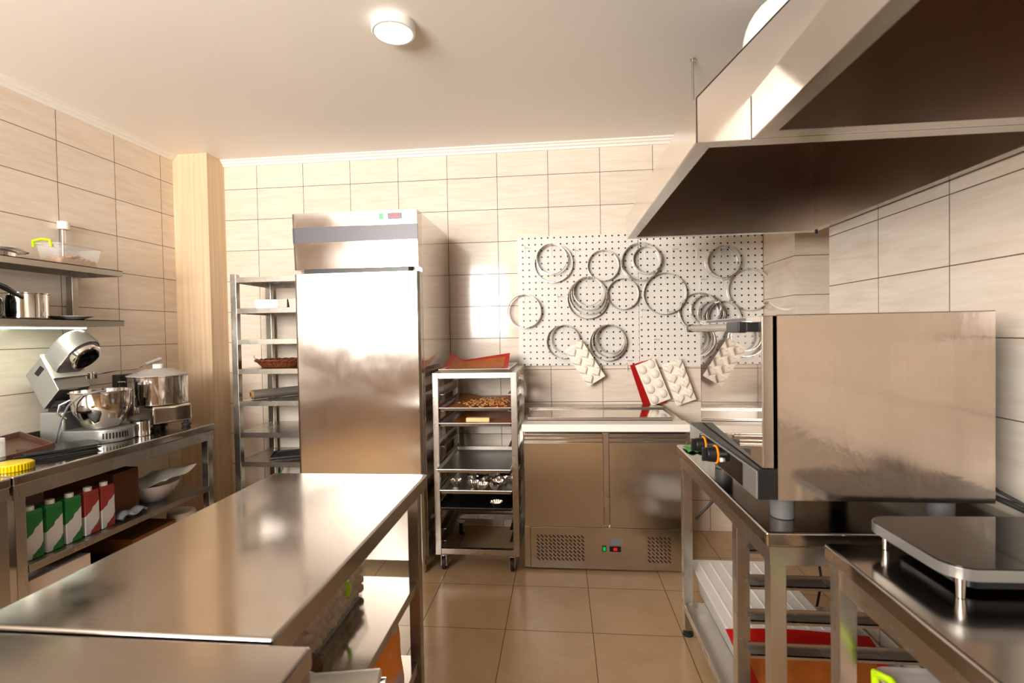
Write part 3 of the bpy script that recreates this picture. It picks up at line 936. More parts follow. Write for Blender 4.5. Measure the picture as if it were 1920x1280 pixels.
part('worktop', MB().box(SX0-.002, SX1+.004, 2.90, 3.425, .795, .838, .002), 'steel', t)
part('lid', MB().box(-.205, .640, 2.945, 3.26, .843, .861, .004), 'chrome', t, label='polished hinged lid')
part('lid_gasket', MB().box(-.20, .635, 2.952, 3.25, .838, .8435), 'black', t)
part('rear_flange', MB().box(-.215, .66, 3.27, 3.41, .838, .870, .002), 'steel', t)
m = MB()
for x0, x1, n in ((-.158, .118, 12), (.466, .598, 6)):
    for i in range(n):
        for j in range(7):
            x = x0+(x1-x0)*(i+.5)/n; z = .068+.0215*j
            a = Matrix.Translation((x, 2.8355, z)) @ Matrix.Rotation(radians(45), 4, 'Y')
            q = MB().box(-.011, .011, -.0008, .0008, -.0033, .0033, .0007, 1); q.xf(a); m.join(q.bm)
part('vent_grille', m, 'black', t, label='two fields of slanted black slots', smooth=False)
part('power_switch', MB().box(.216, .238, 2.830, 2.838, .118, .150, .001), 'black', t)
part('switch_light', MB().box(.220, .234, 2.8285, 2.832, .123, .145, .001), 'green_led', t, label='green lit rocker')
d = part('display', MB().box(.256, .320, 2.830, 2.838, .118, .148, .001), 'black', t)
m = MB()
for k in range(2):
    x = .279+k*.011
    m.box(x, x+.008, 2.8290, 2.831, .126, .128).box(x, x+.008, 2.8290, 2.831, .138, .140).box(x, x+.002, 2.8290, 2.831, .128, .138).box(x+.006, x+.008, 2.8290, 2.831, .128, .138)
part('digits', m, 'red_led', d)
part('badge', MB().box(.254, .326, 2.8335, 2.838, .156, .186, .001), 'badge', t, label='blank grey badge')
for x in (SX0+.04, SX1-.04):
    for y in (2.90, 3.38): part('foot', MB().cyl((x, y, 0), (x, y, .014), .02, seg=16), 'rubber', t)
m = MB().box(-.229, .704, 2.790, 2.942, .8385, .8385+.0, 0) if False else MB().box(-.229, .704, 2.815, 2.942, .8395, .856, .003)
m = MB().prism([(2.812, .803), (2.812, .840), (2.816, .8435), (2.938, .8435), (2.940, .8395), (2.834, .8395), (2.834, .803)], 'X', -.229, .704, .001)
single('cutting_board', m, 'white_board', 'long white plastic cutting board along the front of the counter fridge', 'cutting board', (.24, 2.88, .84))

# ================================================================== STEEL TABLES
def leg(t, x, y, z1, s=.04, foot=True, mat='steel'):
    l = part('leg', MB().box(x, x+s, y, y+s, .03, z1, .003), mat, t)
    if foot: part('foot', MB().cyl((x+s/2, y+s/2, 0), (x+s/2, y+s/2, .016), .022, seg=18, bev=.003).cyl((x+s/2, y+s/2, .016), (x+s/2, y+s/2, .032), .014, seg=14), 'rubber', l)
    return l
def tabletop(t, x0, x1, y0, y1, z=.85, h=.04, mat='steel_top'):
    return part('tabletop', MB().box(x0, x1, y0, y1, z-h, z, .007, 3), mat, t)
def apron(t, x0, x1, y0, y1, z0, z1, mat='steel'):
    m = MB().box(x0, x1, y0, y0+.015, z0, z1, .001).box(x0, x1, y1-.015, y1, z0, z1, .001).box(x0, x0+.015, y0+.015, y1-.015, z0, z1, .001).box(x1-.015, x1, y0+.015, y1-.015, z0, z1, .001)
    return part('apron', m, mat, t)

# island table in the middle-left
IX0, IX1, IY0, IY1 = -1.096, -.500, .800, 1.795
t = thing('work_table', 'long stainless steel work table in the middle with two lower shelves', 'table', (-.8, 1.3, 0), group='stainless steel work tables')
tabletop(t, IX0, IX1, IY0, IY1, h=.052)
for x in (IX0+.02, IX1-.06):
    for y in (IY0+.02, IY1-.06): leg(t, x, y, .81, mat='steel_dark')
for z in (.476, .185):
    part('shelf', MB().box(IX0+.03, IX1-.03, IY0+.03, IY1-.028, z-.032, z, .003), 'steel_top', t)
# nearer table beside it
t = thing('work_table', 'stainless steel work table nearest the camera at the lower left', 'table', (-.8, .2, 0), group='stainless steel work tables')
tabletop(t, -1.10, -.421, -.45, .786, .852)
apron(t, -1.096, -.425, -.446, .782, .775, .814, 'steel_dark')
for x in (-1.08, -.48):
    for y in (-.43, .70): leg(t, x, y, .81, mat='steel_dark')

# wall table on the left
LX1 = -2.083
t = thing('side_table', 'long stainless steel table along the left wall carrying the mixer', 'table', (-2.38, 2.2, 0), group='left wall tables')
tabletop(t, XL+.02, LX1, 1.690, 2.80, .853)
part('upstand', MB().box(XL+.002, XL+.02, 1.690, 2.80, .81, .905, .003), 'steel_dark', t)
apron(t, XL+.024, LX1-.006, 1.694, 2.792, .760, .815)
for x in (XL+.04, LX1-.049):
    for y in (1.70, 2.748): leg(t, x, y, .815)
part('shelf', MB().box(XL+.04, LX1-.008, 1.742, 2.746, .458, .488, .003), 'steel_dark', t)
t = thing('side_table', 'second steel table along the left wall, cut by the left picture edge', 'table', (-2.38, 1.2, 0), group='left wall tables')
tabletop(t, XL+.02, LX1+.006, .75, 1.680, .853)
part('upstand', MB().box(XL+.002, XL+.02, .75, 1.680, .81, .905, .003), 'steel_dark', t)
apron(t, XL+.024, LX1, .754, 1.676, .772, .815)
for x in (XL+.04, LX1-.042):
    for y in (.77, 1.63): leg(t, x, y, .815, mat='steel_dark')
part('shelf', MB().box(XL+.04, LX1-.004, .81, 1.63, .458, .488, .003), 'steel_dark', t)

# oven table on the right
OX0, OY0, OY1 = .512, 1.312, 2.300
t = thing('oven_table', 'stainless steel table with tray slides carrying the oven', 'table', (.86, 1.8, 0))
tabletop(t, OX0, XR-.01, OY0, OY1)
apron(t, OX0+.012, XR-.02, OY0+.008, OY1-.008, .762, .812)
for x in (OX0+.0145, XR-.065):
    for y in (OY0+.012, 1.575, OY1-.052): leg(t, x, y, .812)
for z in (.702, .594, .488, .384):
    for y in (1.574,):
        if True:
            part('tray_slide', MB().box(OX0+.045, XR-.07, y-.026, y+.0, z-.004, z-.001).box(OX0+.045, XR-.07, y-.003, y, z-.004, z+.022).box(OX0+.045, XR-.07, y-.026, y-.023, z-.012, z-.001), 'steel', t)
part('shelf', MB().box(OX0+.016, XR-.03, OY0+.03, OY1-.03, .118, .148, .003), 'steel', t)
part('rear_rail', MB().box(XR-.062, XR-.04, OY0+.052, 1.575, .24, .27, .002).box(XR-.062, XR-.04, 1.615, OY1-.052, .24, .27, .002), 'steel', t)

# table with the induction hob
HX0 = .625
t = thing('hob_table', 'stainless steel table at the lower right carrying the black hob', 'table', (.92, .6, 0))
tabletop(t, HX0, XR-.01, -.30, 1.262, .848)
apron(t, HX0+.010, XR-.02, -.29, 1.254, .760, .812)
for x in (HX0+.006, XR-.065):
    for y in (-.28, 1.206): leg(t, x, y, .812)
part('shelf', MB().box(HX0+.03, XR-.03, -.25, 1.20, .42, .45, .003), 'steel', t)

# ================================================================== CONVECTION OVEN
VX0, VX1, VY0, VY1, VZ0, VZ1 = .549, 1.062, 1.330, 2.000, .925, 1.402
t = thing('convection_oven', 'stainless steel countertop convection oven with mirrored glass door', 'oven', ((VX0+VX1)/2, 1.66, .85))
part('body', MB().box(VX0+.027, VX1, VY0+.003, VY1, VZ0, VZ1-.001, .001).box(VX0, VX1, VY0, VY0+.003, VZ0, VZ1, .001).box(VX0, VX1, VY1, VY1+.003, VZ0, VZ1, .001).box(VX0, VX1, VY0, VY1+.003, VZ1-.003, VZ1, .001), 'steel_oven', t)
part('base', MB().box(VX0-.0475, VX0+.027, VY0+.003, VY1-.003, VZ0-.0, 1.006, .003), 'black', t)
cpn = part('control_panel', MB().box(VX0-.052, VX0-.047, VY0+.004, VY1-.003, VZ0+.002, 1.000, .002), 'silver_paint', t)
part('panel_overlay', MB().box(VX0-.0535, VX0-.051, 1.43, 1.86, VZ0+.006, .996, .001), 'black_glass', cpn, label='dark control field')
for y, z in ((1.800, .962), (1.665, .962)):
    xk = VX0-.0535
    k = part('knob', MB().cyl((xk-.002, y, z), (xk-.030, y, z), .026, .023, 28, .003).box(xk-.044, xk-.028, y-.006, y+.006, z-.022, z+.022, .003), 'black', cpn)
    part('dial_ring', MB().cyl((xk+.001, y, z), (xk-.003, y, z), .030, seg=32), 'orange', k, label='orange dial ring')
part('indicator', MB().cyl((VX0-.0535, 1.600, .960), (VX0-.060, 1.600, .960), .007, seg=16), 'white', cpn)
for x in (VX0+.05, VX1-.06):
    for y in (VY0+.095, VY1-.08):
        part('foot', MB().cyl((x, y, .8505), (x, y, .925), .030, .032, 24, .003), 'grey_rubber', t)
# door, hinged at its far edge and standing slightly ajar
ang = math.atan2(.030, .67)
DM = Matrix.Translation((VX0+.023, VY1+.002, 0)) @ Matrix.Rotation(-ang, 4, 'Z')
def dpart(name, mb, mat, parent, **k):
    mb.xf(DM); return part(name, mb, mat, parent, **k)
dl = .672
door = dpart('door', MB().box(-.028, -.002, -dl, -dl+.030, 1.008, VZ1-.002, .002).box(-.028, -.002, -.03, 0, 1.008, VZ1-.002, .002).box(-.026, -.002, -dl+.03, -.03, VZ1-.03, VZ1-.002).box(-.026, -.002, -dl+.03, -.03, 1.008, 1.03), 'steel', t)
dpart('glass', MB().box(-.0300, -.0275, -dl+.001, -.001, 1.009, VZ1-.003), 'door_glass', door, label='mirror-like glass')
dpart('inner_glass', MB().box(-.012, -.008, -dl+.03, -.03, 1.03, VZ1-.03), 'black_glass', door)
h = dpart('handle', MB().tube([(-.072, -dl+.075, 1.372), (-.072, -.040, 1.372)], .0115, 18), 'steel', door, label='brushed bar handle')
for ya, yb in ((-dl+.006, -dl+.120), (-.045, -.012)):
    dpart('handle_bracket', MB().box(-.084, -.062, ya, yb, 1.357, 1.387, .004).box(-.064, -.030, ya, ya+.028, 1.359, 1.385, .003), 'black', door)
dpart('warning_label', MB().box(-.0308, -.030, -.55, -.10, VZ1-.012, VZ1-.004), 'greyband', door)
# oven cable and wall gap
m = MB().tube([(1.062, 1.50, .955), (1.10, 1.46, .93), (1.16, 1.36, .895), (1.20, 1.22, .868), (1.205, 1.0, .862), (1.20, .6, .862)], .007, 10)
single('power_cable', m, 'rubber', 'thick black power cable running behind the oven along the wall', 'cable', (1.10, 1.4, .9))
m = MB().tube([(1.062, 1.45, 1.0), (1.11, 1.38, .94), (1.17, 1.25, .885), (1.20, 1.05, .878), (1.19, .6, .88)], .0045, 8)
single('power_cable', m, 'rubber', 'thinner black cable looping above the thick one behind the oven', 'cable', (1.11, 1.38, .94))

m = MB().sheet(lambda u, v: (.525+u*.07, 2.14+v*.10, .853+.008*abs(sin(u*6+v*3))), 10, 10, .0015)
single('wipe_packet', m, 'green', 'small crumpled green packet at the far corner of the oven table', 'packet', (.56, 2.19, .851))

# ================================================================== INDUCTION HOB
t = thing('induction_hob', 'flat black glass induction hob with silver rim on the lower right table', 'hob', (.93, 1.11, .848), radians(1.5))
def rrect(x0, x1, y0, y1, r, n=8):
    out = []
    for cx, cy, a in ((x1-r, y1-r, 0), (x0+r, y1-r, 90), (x0+r, y0+r, 180), (x1-r, y0+r, 270)):
        for i in range(n+1):
            b = radians(a+90*i/n); out.append((cx+r*cos(b), cy+r*sin(b)))
    return out
HA = (-.215, .235, -.116, .155)
part('rim', MB().prism(rrect(*HA, .05), 'Z', .044, .066, .0015), 'silver_paint', t, world=False, label='silver rim')
part('glass_top', MB().prism(rrect(HA[0]+.002, HA[1]-.002, HA[2]+.002, HA[3]-.002, .048), 'Z', .064, .0685, .001), 'black_glass', t, world=False)
part('underbody', MB().prism(rrect(HA[0]+.05, HA[1]-.03, HA[2]+.04, HA[3]-.03, .03), 'Z', .012, .046, .001), 'black', t, world=False)
for x in (HA[0]+.035, HA[1]-.04):
    for y in (HA[2]+.03, HA[3]-.03):
        part('foot', MB().cyl((x, y, .001), (x, y, .045), .007, .009, 14), 'chrome', t, world=False)

# ================================================================== THINGS UNDER THE OVEN TABLE
t = thing('storage_box', 'large milky white storage box with ribbed lid on the lower shelf', 'box', (.79, 2.02, .149))
def tapered(x0, x1, y0, y1, z0, z1, tp, r=.03, th=.003):
    m = MB(); bm = m.bm
    def ringv(d, z): return [bm.verts.new((p[0], p[1], z)) for p in rrect(x0+d, x1-d, y0+d, y1-d, r, 5)]
    a = ringv(tp, z0); b = ringv(0, z1); c = ringv(th, z1); d = ringv(tp+th, z0+th)
    n = len(a)
    for P, Q in ((a, b), (b, c), (c, d)):
        for i in range(n): bm.faces.new((P[i], P[(i+1) % n], Q[(i+1) % n], Q[i]))
    bm.faces.new(a[::-1]); bm.faces.new(d)
    return m
part('tub', tapered(.600, .950, 1.855, 2.390, .150, .268, .02), 'storage', t)
lid = part('lid', MB().prism(rrect(.584, .966, 1.838, 2.405, .035), 'Z', .266, .280, .003), 'storage', t)
m = MB()
for k in range(7):
    x = .625+k*.050
    m.box(x-.0035, x+.0035, 1.87, 2.375, .2795, .2835, .001)
part('ribs', m, 'white', lid)
t = thing('silicone_baking_mat', 'large red-edged brown baking mat hanging over the end of the storage box', 'baking mat', (.82, 1.70, .15))
def drape(u, v):
    x = .572+.485*u+.045*v
    y = 1.832-.014*min(1, v*8)-.100*v-.010*sin(u*5)*v
    z = .290-.134*v+.008*sin(u*4)*(1-v)
    return (x, y, z)
part('border', MB().sheet(drape, 26, 20, .0015), 'red_sil', t, label='red edge')
part('weave', MB().sheet(lambda u, v: (lambda p: (p[0], p[1]-.0022, p[2]+.0005))(drape(.07+.86*u, .20+.68*v)), 24, 18, .0012), 'brown_mat', t, label='amber woven middle')
single('cable', MB().tube([(.60, 2.33, .50), (.70, 2.34, .60), (.80, 2.34, .68), (.84, 2.31, .80)], .006, 8), 'rubber', 'short black cable behind the oven table, slanting up', 'cable', (.7, 2.36, .5))
single('cable', MB().tube([(.93, 2.38, .78), (.96, 2.37, .66), (.99, 2.38, .50), (.97, 2.40, .20), (.95, 2.44, .006), (.90, 2.55, .006)], .004, 8), 'rubber', 'thin black cable hanging behind the oven table', 'cable', (.97, 2.38, .3))
single('cable', MB().tube([(1.03, 2.38, .78), (1.09, 2.37, .60), (1.14, 2.38, .42), (1.18, 2.40, .20), (1.18, 2.46, .007), (1.10, 2.6, .007)], .006, 8), 'rubber', 'black cable slanting down behind the oven table', 'cable', (1.1, 2.38, .3))

# clear box with lime clip under the hob table
def clip_box(x0, x1, y0, y1, z0, z1, name, label, cat='container', side='x', fill=.5):
    t = thing(name, label, cat, ((x0+x1)/2, (y0+y1)/2, z0))
    part('tub', tapered(x0+.008, x1-.008, y0+.008, y1-.008, z0+.001, z1-.014, .01, .02, .002), 'clear', t)
    l = part('lid', MB().prism(rrect(x0, x1, y0, y1, .025), 'Z', z1-.013, z1, .002), 'clear_haze', t, label='hazy clear lid')
    return t
t = clip_box(.690, .990, .86, 1.190, .452, .598, 'food_container', 'clear food container with lime clip under the hob table')
part('clip', MB().tube([(.688, 1.17, .570), (.684, 1.165, .598), (.690, 1.12, .612), (.684, 1.04, .598), (.682, .96, .592), (.686, .89, .590), (.688, .88, .565)], .0085, 10), 'lime', t, label='lime green clip handle')
m = MB()
m.prism(rrect(.712, .968, .882, 1.168, .02), 'Z', .456, .520)
for k in range(260):
    x, y = random.uniform(.715, .965), random.uniform(.885, 1.165)
    m.ell((x, y, .520+random.random()*.006), (.006, .005, .003), 6)
part('oat_flakes', m, 'flakes', t, kind='stuff')

# ================================================================== EXTRACTOR HOODS
def hood(name, x0, x1, y0, y1, zb, band, zt, label, rear_open=False):
    t = thing(name, label, 'extractor hood', ((x0+x1)/2, (y0+y1)/2, zb))
    s = zt-zb-band
    th = .004
    outer = [(x0, zb), (x0, zb+band), (x0+s, zt), (x1, zt), (x1, zt-th), (x0+s+th*.4, zt-th), (x0+th, zb+band-th*.4), (x0+th, zb)]
    part('canopy', MB().prism(outer, 'Y', y0, y1), 'steel_hood', t, smooth=False)
    gp = [(x0+.001, zb), (x0+.001, zb+band), (x0+s, zt-.001), (x1, zt-.001), (x1, zb)]
    for ya, yb in ((y0, y0+th), (y1-th, y1)):
        part('end_panel', MB().prism(gp, 'Y', ya, yb), 'steel_hood', t, smooth=False)
    # inner lining and gutter lip
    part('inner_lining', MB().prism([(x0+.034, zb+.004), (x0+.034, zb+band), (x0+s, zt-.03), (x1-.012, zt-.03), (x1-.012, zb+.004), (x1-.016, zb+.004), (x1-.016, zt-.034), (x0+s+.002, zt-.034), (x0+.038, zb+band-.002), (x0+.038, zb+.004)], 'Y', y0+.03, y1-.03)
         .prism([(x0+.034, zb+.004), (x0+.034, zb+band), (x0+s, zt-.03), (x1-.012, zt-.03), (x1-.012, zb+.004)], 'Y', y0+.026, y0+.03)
         .prism([(x0+.034, zb+.004), (x0+.034, zb+band), (x0+s, zt-.03), (x1-.012, zt-.03), (x1-.012, zb+.004)], 'Y', y1-.034, y1-.030), 'hood_in_shaded', t, smooth=False)
    lw = .042
    part('gutter_lip', MB().box(x0+th, x0+lw, y0+th, y1-th, zb, zb+.003).box(x0+lw-.003, x0+lw, y0+lw, y1-lw, zb+.003, zb+.03)
         .box(x1-lw+.01, x1, y0+th, y1-th, zb, zb+.003).box(x0+lw, x1-lw+.01, y1-lw, y1-th, zb, zb+.003).box(x0+lw, x1-lw+.01, y0+th, y0+lw, zb, zb+.003)
         .box(x0+lw, x1-lw, y0+lw, y0+lw+.003, zb+.003, zb+.025), 'steel', t)
    return t
HZ = 1.817
h1 = hood('extractor_hood', .330, 1.205, 1.240, 2.500, HZ, .106, 2.42, 'far stainless steel extractor hood above the oven')
h2 = hood('extractor_hood', .458, 1.205, -.30, 1.236, HZ, .102, 2.42, 'near stainless steel extractor hood at the upper right corner')
m = MB().box(0, 0, 0, 0, 0, 0)
m = MB()
m.cyl((1.195, 2.46, HZ-.014), (1.195, 2.46, HZ+.002), .006, seg=12)
part('drain_plug', m, 'black', h1)
single('hanging_rod', MB().cyl((.651, 2.485, 2.20), (.651, 2.485, ZC-.004), .005, seg=12).cyl((.651, 2.485, ZC-.006), (.651, 2.485, ZC), .014, seg=14), 'steel', 'thin threaded steel rod from the ceiling to the far hood', 'rod', (.651, 2.485, ZC))
# white exhaust pipe
m = MB()
pts = [(.88, 2.02, 2.424), (.82, 2.02, 2.47), (.79, 2.02, 2.52), (.80, 1.99, 2.565), (.84, 1.93, 2.59), (.92, 1.80, 2.597), (1.18, 1.38, 2.597)]
t = thing('exhaust_pipe', 'white plastic pipe elbow between hood and ceiling', 'pipe', (.85, 1.95, 2.42))
c = [(.780, 2.03, 2.37), (.780, 2.03, 2.455)] + [(.780+.075*(1-cos(a))*.52, 2.03-.075*(1-cos(a))*.85, 2.455+.085*sin(a)) for a in [radians(x) for x in (15, 30, 45, 60, 75, 90)]]
e = c[-1]
c += [(e[0]+.52*k, e[1]-.85*k, e[2]) for k in (.05, .10)]
part('elbow', MB().tube(c, .058, 28), 'pvc', t)
part('duct', MB().tube([(e[0]+.52*k, e[1]-.85*k, e[2]) for k in (.09, .30, .60)], .053, 28), 'pvc', t)
part('collar', MB().cyl((.78, 2.03, 2.37), (.78, 2.03, 2.41), .063, seg=32, bev=.004), 'pvc', t)

# ================================================================== LEFT WALL SHELVES
SE, SF = 2.585, -2.45
for z1, lb, zb in ((1.752, 'upper steel wall shelf on the left wall', 1.752), (1.474, 'lower steel wall shelf on the left wall above the light strip', 1.474)):
    t = thing('wall_shelf', lb, 'shelf', (-2.58, 1.8, z1-.03), group='left wall shelves')
    part('board', MB().box(XL+.003, SF, .95, SE, z1-.004, z1, 0).box(SF-.003, SF, .95, SE, z1-.032, z1).box(XL+.003, SF-.003, SE-.003, SE, z1-.032, z1).box(XL+.003, SF-.003, .95, .953, z1-.032, z1).box(XL+.003, XL+.006, .95, SE, z1-.03, z1+.02), 'steel_dark', t)
t = thing('shelf_bracket', 'vertical steel bracket on the wall between the two left shelves', 'bracket', (XL+.01, 2.5, 1.45))
part('rail', MB().box(XL+.003, XL+.042, 2.485, 2.520, 1.476, 1.718, .003), 'steel_dark', t)
for z in (1.52, 1.60, 1.67): part('screw', MB().cyl((XL+.012, 2.5195, z), (XL+.012, 2.5225, z), .005, seg=10), 'chrome', t)
t = thing('light_strip', 'slim glowing light strip under the lower left wall shelf', 'lamp', (-2.475, 1.7, 1.43))
part('profile', MB().box(-2.492, -2.458, .98, 2.375, 1.432, 1.441, .002), 'white', t)
part('tube', MB().box(-2.489, -2.461, .985, 2.37, 1.426, 1.432, .002), 'led', t, label='glowing tube')

# things on the upper shelf
Z1, Z2 = 1.7525, 1.4745
t = thing('food_container', 'clear food container with lime clip on the upper left wall shelf', 'container', (-2.56, 2.33, Z1))
x0, x1, y0, y1 = -2.64, -2.50, 2.275, 2.520
part('tub', tapered(x0, x1, y0, y1, Z1+.001, Z1+.105, .014, .02, .002), 'clear', t)
part('rim', MB().tube([(p[0], p[1], Z1+.105) for p in rrect(x0-.004, x1+.004, y0-.004, y1+.004, .02)], .004, 8, True), 'clear_haze', t)
part('clip', MB().tube([(x0+.01, y0-.008, Z1+.088), (x0+.01, y0-.010, Z1+.118), (x0+.06, y0-.010, Z1+.126), (x0+.105, y0-.010, Z1+.118), (x0+.108, y0-.008, Z1+.088)], .007, 10), 'lime', t, label='lime green clip')
m = MB().prism(rrect(x0+.018, x1-.018, y0+.018, y1-.018, .015), 'Z', Z1+.004, Z1+.036)
for k in range(160):
    a, b = random.random(), random.random()
    m.ell((x0+.02+a*(x1-x0-.04), y0+.02+b*(y1-y0-.04), Z1+.036+random.random()*.006+.02*max(0, 1-abs(b-.5)*3)), (.007, .006, .004), 6)
part('crumb_filling', m, 'flakes', t, kind='stuff')
t = thing('masher', 'steel rod tool with white round knob standing behind the container', 'utensil', (-2.635, 2.475, Z1))
part('shaft', MB().cyl((-2.675, 2.46, Z1+.001), (-2.675, 2.46, Z1+.215), .010, seg=18), 'chrome', t)
part('knob', MB().cyl((-2.670, 2.46, Z1+.215), (-2.670, 2.46, Z1+.258), .027, seg=28, bev=.003), 'white', t)
t = thing('pot_lid', 'glass pot lid with dark rim on the upper left wall shelf', 'lid', (-2.57, 2.0, Z1))
m = MB().lathe([(0, .045), (.04, .043), (.08, .034), (.11, .018), (.11, .015), (.08, .031), (.04, .040), (0, .042)], (-2.56, 2.035, Z1+.018), 40)
part('dome', m, 'glass', t)
part('rim', MB().lathe([(.108, -.003), (.115, -.003), (.115, .006), (.108, .006)], (-2.56, 2.035, Z1+.032), 48, close=True), 'steel_dark', t)
part('knob', MB().cyl((-2.56, 2.035, Z1+.06), (-2.56, 2.035, Z1+.085), .018, seg=18, bev=.003), 'steel_dark', t)
part('rest', MB().lathe([(.070, 0), (.074, 0), (.074, .034), (.070, .034)], (-2.56, 2.035, Z1), 32, close=True), 'chrome', t)
# lower shelf
t = thing('saucepan', 'polished steel saucepan with dark handle on the lower left wall shelf', 'saucepan', (-2.57, 2.17, Z2))
part('pot', MB().lathe([(0, 0), (.082, 0), (.087, .006), (.087, .118), (.091, .121), (.091, .124), (.084, .124), (.084, .008), (0, .008)], (-2.575, 2.17, Z2), 48), 'chrome', t)
part('handle', MB().tube([(-2.51, 2.10, Z2+.10), (-2.485, 2.06, Z2+.108), (-2.46, 1.99, Z2+.135), (-2.44, 1.90, Z2+.16)], [.008, .010, .013, .011], 12), 'black', t, label='dark handle')
t = thing('kettle', 'dark round pot at the left picture edge on the lower wall shelf', 'pot', (-2.58, 1.95, Z2))
part('pot', MB().lathe([(0, 0), (.07, 0), (.085, .03), (.085, .085), (.065, .115), (0, .12)], (-2.585, 1.975, Z2), 36), 'black_glass', t)
part('knob', MB().cyl((-2.585, 1.975, Z2+.118), (-2.585, 1.975, Z2+.135), .014, seg=14), 'black', t)
m = MB().lathe([(0, 0), (.055, 0), (.065, .006), (.10, .017), (.102, .020), (.097, .020), (.06, .009), (0, .006)], (-2.575, 2.385, Z2), 44)
single('plate', m, 'porcelain', 'white dinner plate on the lower left wall shelf', 'plate', (-2.575, 2.385, Z2))

# ================================================================== STAND MIXER
MO, MA = (-2.595, 2.315, .853), radians(6)
t = thing('stand_mixer', 'silver stand mixer with raised head on the left wall table', 'mixer', MO, MA)
m = MB()
m.box(.0, .125, -.095, .095, 0, .160, .010, 3)
m.prism(rrect(.06, .375, -.105, .105, .095, 10), 'Z', .0, .066, .006)
part('base', m, 'silver_paint', t, world=False)
m = MB()
for k in range(9):
    a = radians(-88+k*8)
    m2 = MB().box(.0935, .0965, -.0035, .0035, .020, .050, .001); m2.xf(Matrix.Translation((.280, -.010, 0)) @ Matrix.Rotation(a+radians(22), 4, 'Z')); m.join(m2.bm)
part('vents', m, 'black', t, world=False, label='row of black vent slots')
part('hinge', MB().box(.025, .115, -.07, .07, .155, .215, .004), 'black', t, world=False)
# arm, tilted back about the hinge: u' runs along the arm, w' through its thickness
AM = Matrix.Translation((.027, 0, .173)) @ Matrix.Rotation(radians(-50.5), 4, 'Y')
m = MB()
m.prism([(0, 0), (.126, 0), (.205, .172), (.080, .176), (.012, .03)], 'Y', -.095, .095, .006)
m.xf(AM)
arm = part('arm', m, 'silver_paint', t, world=False, label='tilted silver housing')
m = MB().prism([(x, y) for x, y in rrect(.130, .375, -.088, .088, .086, 14)], 'Z', .072, .176, .016)
m.xf(AM)
part('head', m, 'silver_paint', arm, world=False)
m = MB().lathe([(0, 0), (.070, 0), (.074, .004), (.074, .030), (0, .030)], (.284, 0, .046), 44); m.xf(AM)
part('planet_ring', m, 'chrome', arm, world=False)
m = MB().lathe([(0, 0), (.058, 0), (.058, .006), (0, .006)], (.284, 0, .0425), 36).cyl((.295, .02, .030), (.295, .02, .046), .010, seg=14); m.xf(AM)
part('planet_hub', m, 'black_glass', arm, world=False, label='dark attachment hub')
m = MB().box(.115, .165, -.0965, -.094, .120, .145, .001); m.xf(AM)
part('slot', m, 'black', arm, world=False)
m = MB().prism([(.150, .055), (.162, .050), (.215, .174), (.205, .178)], 'Y', -.098, .098, .001); m.xf(AM)
part('trim_band', m, 'white', arm, world=False)
b = part('bowl', MB().lathe([(0, 0), (.070, 0), (.074, .004), (.095, .035), (.120, .085), (.128, .130), (.130, .180), (.137, .184), (.137, .188), (.127, .187), (.125, .130), (.116, .087), (.090, .038), (.068, .008), (0, .006)], (.238, 0, .068), 56), 'chrome', t, world=False)
part('bowl_handle', MB().tube([(.238-.06, -.115, .22), (.238-.09, -.140, .20), (.238-.10, -.140, .16), (.238-.08, -.120, .13)], .006, 10), 'chrome', b, world=False)
part('lock_lever', MB().tube([(.06, -.08, .185), (.09, -.10, .195), (.14, -.112, .195)], .008, 10), 'black', t, world=False)
tw = lambda u, v, w_: tuple((Matrix.Translation(MO) @ Matrix.Rotation(MA, 4, 'Z')) @ Vector((u, v, w_)))
m = MB().tube([tw(.10, -.115, .012), tw(.11, -.118, .05), tw(.15, -.135, .13), tw(.20, -.150, .20), tw(.26, -.15, .245), tw(.32, -.12, .262), tw(.335, -.09, .262)], .0045, 8)
single('cable', m, 'cable', 'grey cable arching from the slates over the mixer bowl', 'cable', tw(.10, -.115, .012))

# ================================================================== FOOD CUTTER WITH POT
CX, CY = -2.36, 2.700
t = thing('food_processor', 'steel bowl food processor with transparent lid at the far end of the left table', 'food processor', (CX, CY, .853), radians(-24))
CB = .853
part('motor_base', MB().box(-.15, .165, -.105, .105, .035, .135, .014, 3), 'chrome', t, world=False)
part('bowl', MB().lathe([(0, 0), (.145, 0), (.148, .004), (.148, .155), (.152, .158), (.152, .162), (.144, .162), (.144, .008), (0, .008)], (0.015, 0, .140), 56), 'chrome', t, world=False)
l = part('lid', MB().lathe([(.155, 0), (.155, .004), (.13, .012), (.06, .040), (.0, .042), (0, .038), (.058, .036), (.128, .008), (.15, 0)], (0.015, 0, .303), 48), 'clear_haze', t, world=False, label='hazy clear domed lid')
part('knob', MB().cyl((.015, 0, .342), (.015, 0, .368), .027, seg=28, bev=.003), 'white', l, world=False)
part('bowl_handle', MB().tube([(-.10, -.115, .27), (-.14, -.135, .268), (-.16, -.13, .245), (-.155, -.12, .205), (-.12, -.105, .195)], .006, 10), 'chrome', t, world=False)
part('switch_box', MB().box(-.225, -.140, -.135, -.01, .135, .310, .006), 'black', t, world=False, label='black safety switch column')
part('latch', MB().box(-.03, -.01, -.119, -.105, .085, .145, .002), 'chrome', t, world=False)
for x, y in ((.140, -.080), (-.12, -.080), (.140, .080), (-.12, .080)):
    part('foot', MB().lathe([(0, 0), (.018, 0), (.024, .010), (.024, .018), (.012, .026), (.012, .040), (0, .040)], (x, y, .0), 18), 'rubber', t, world=False)
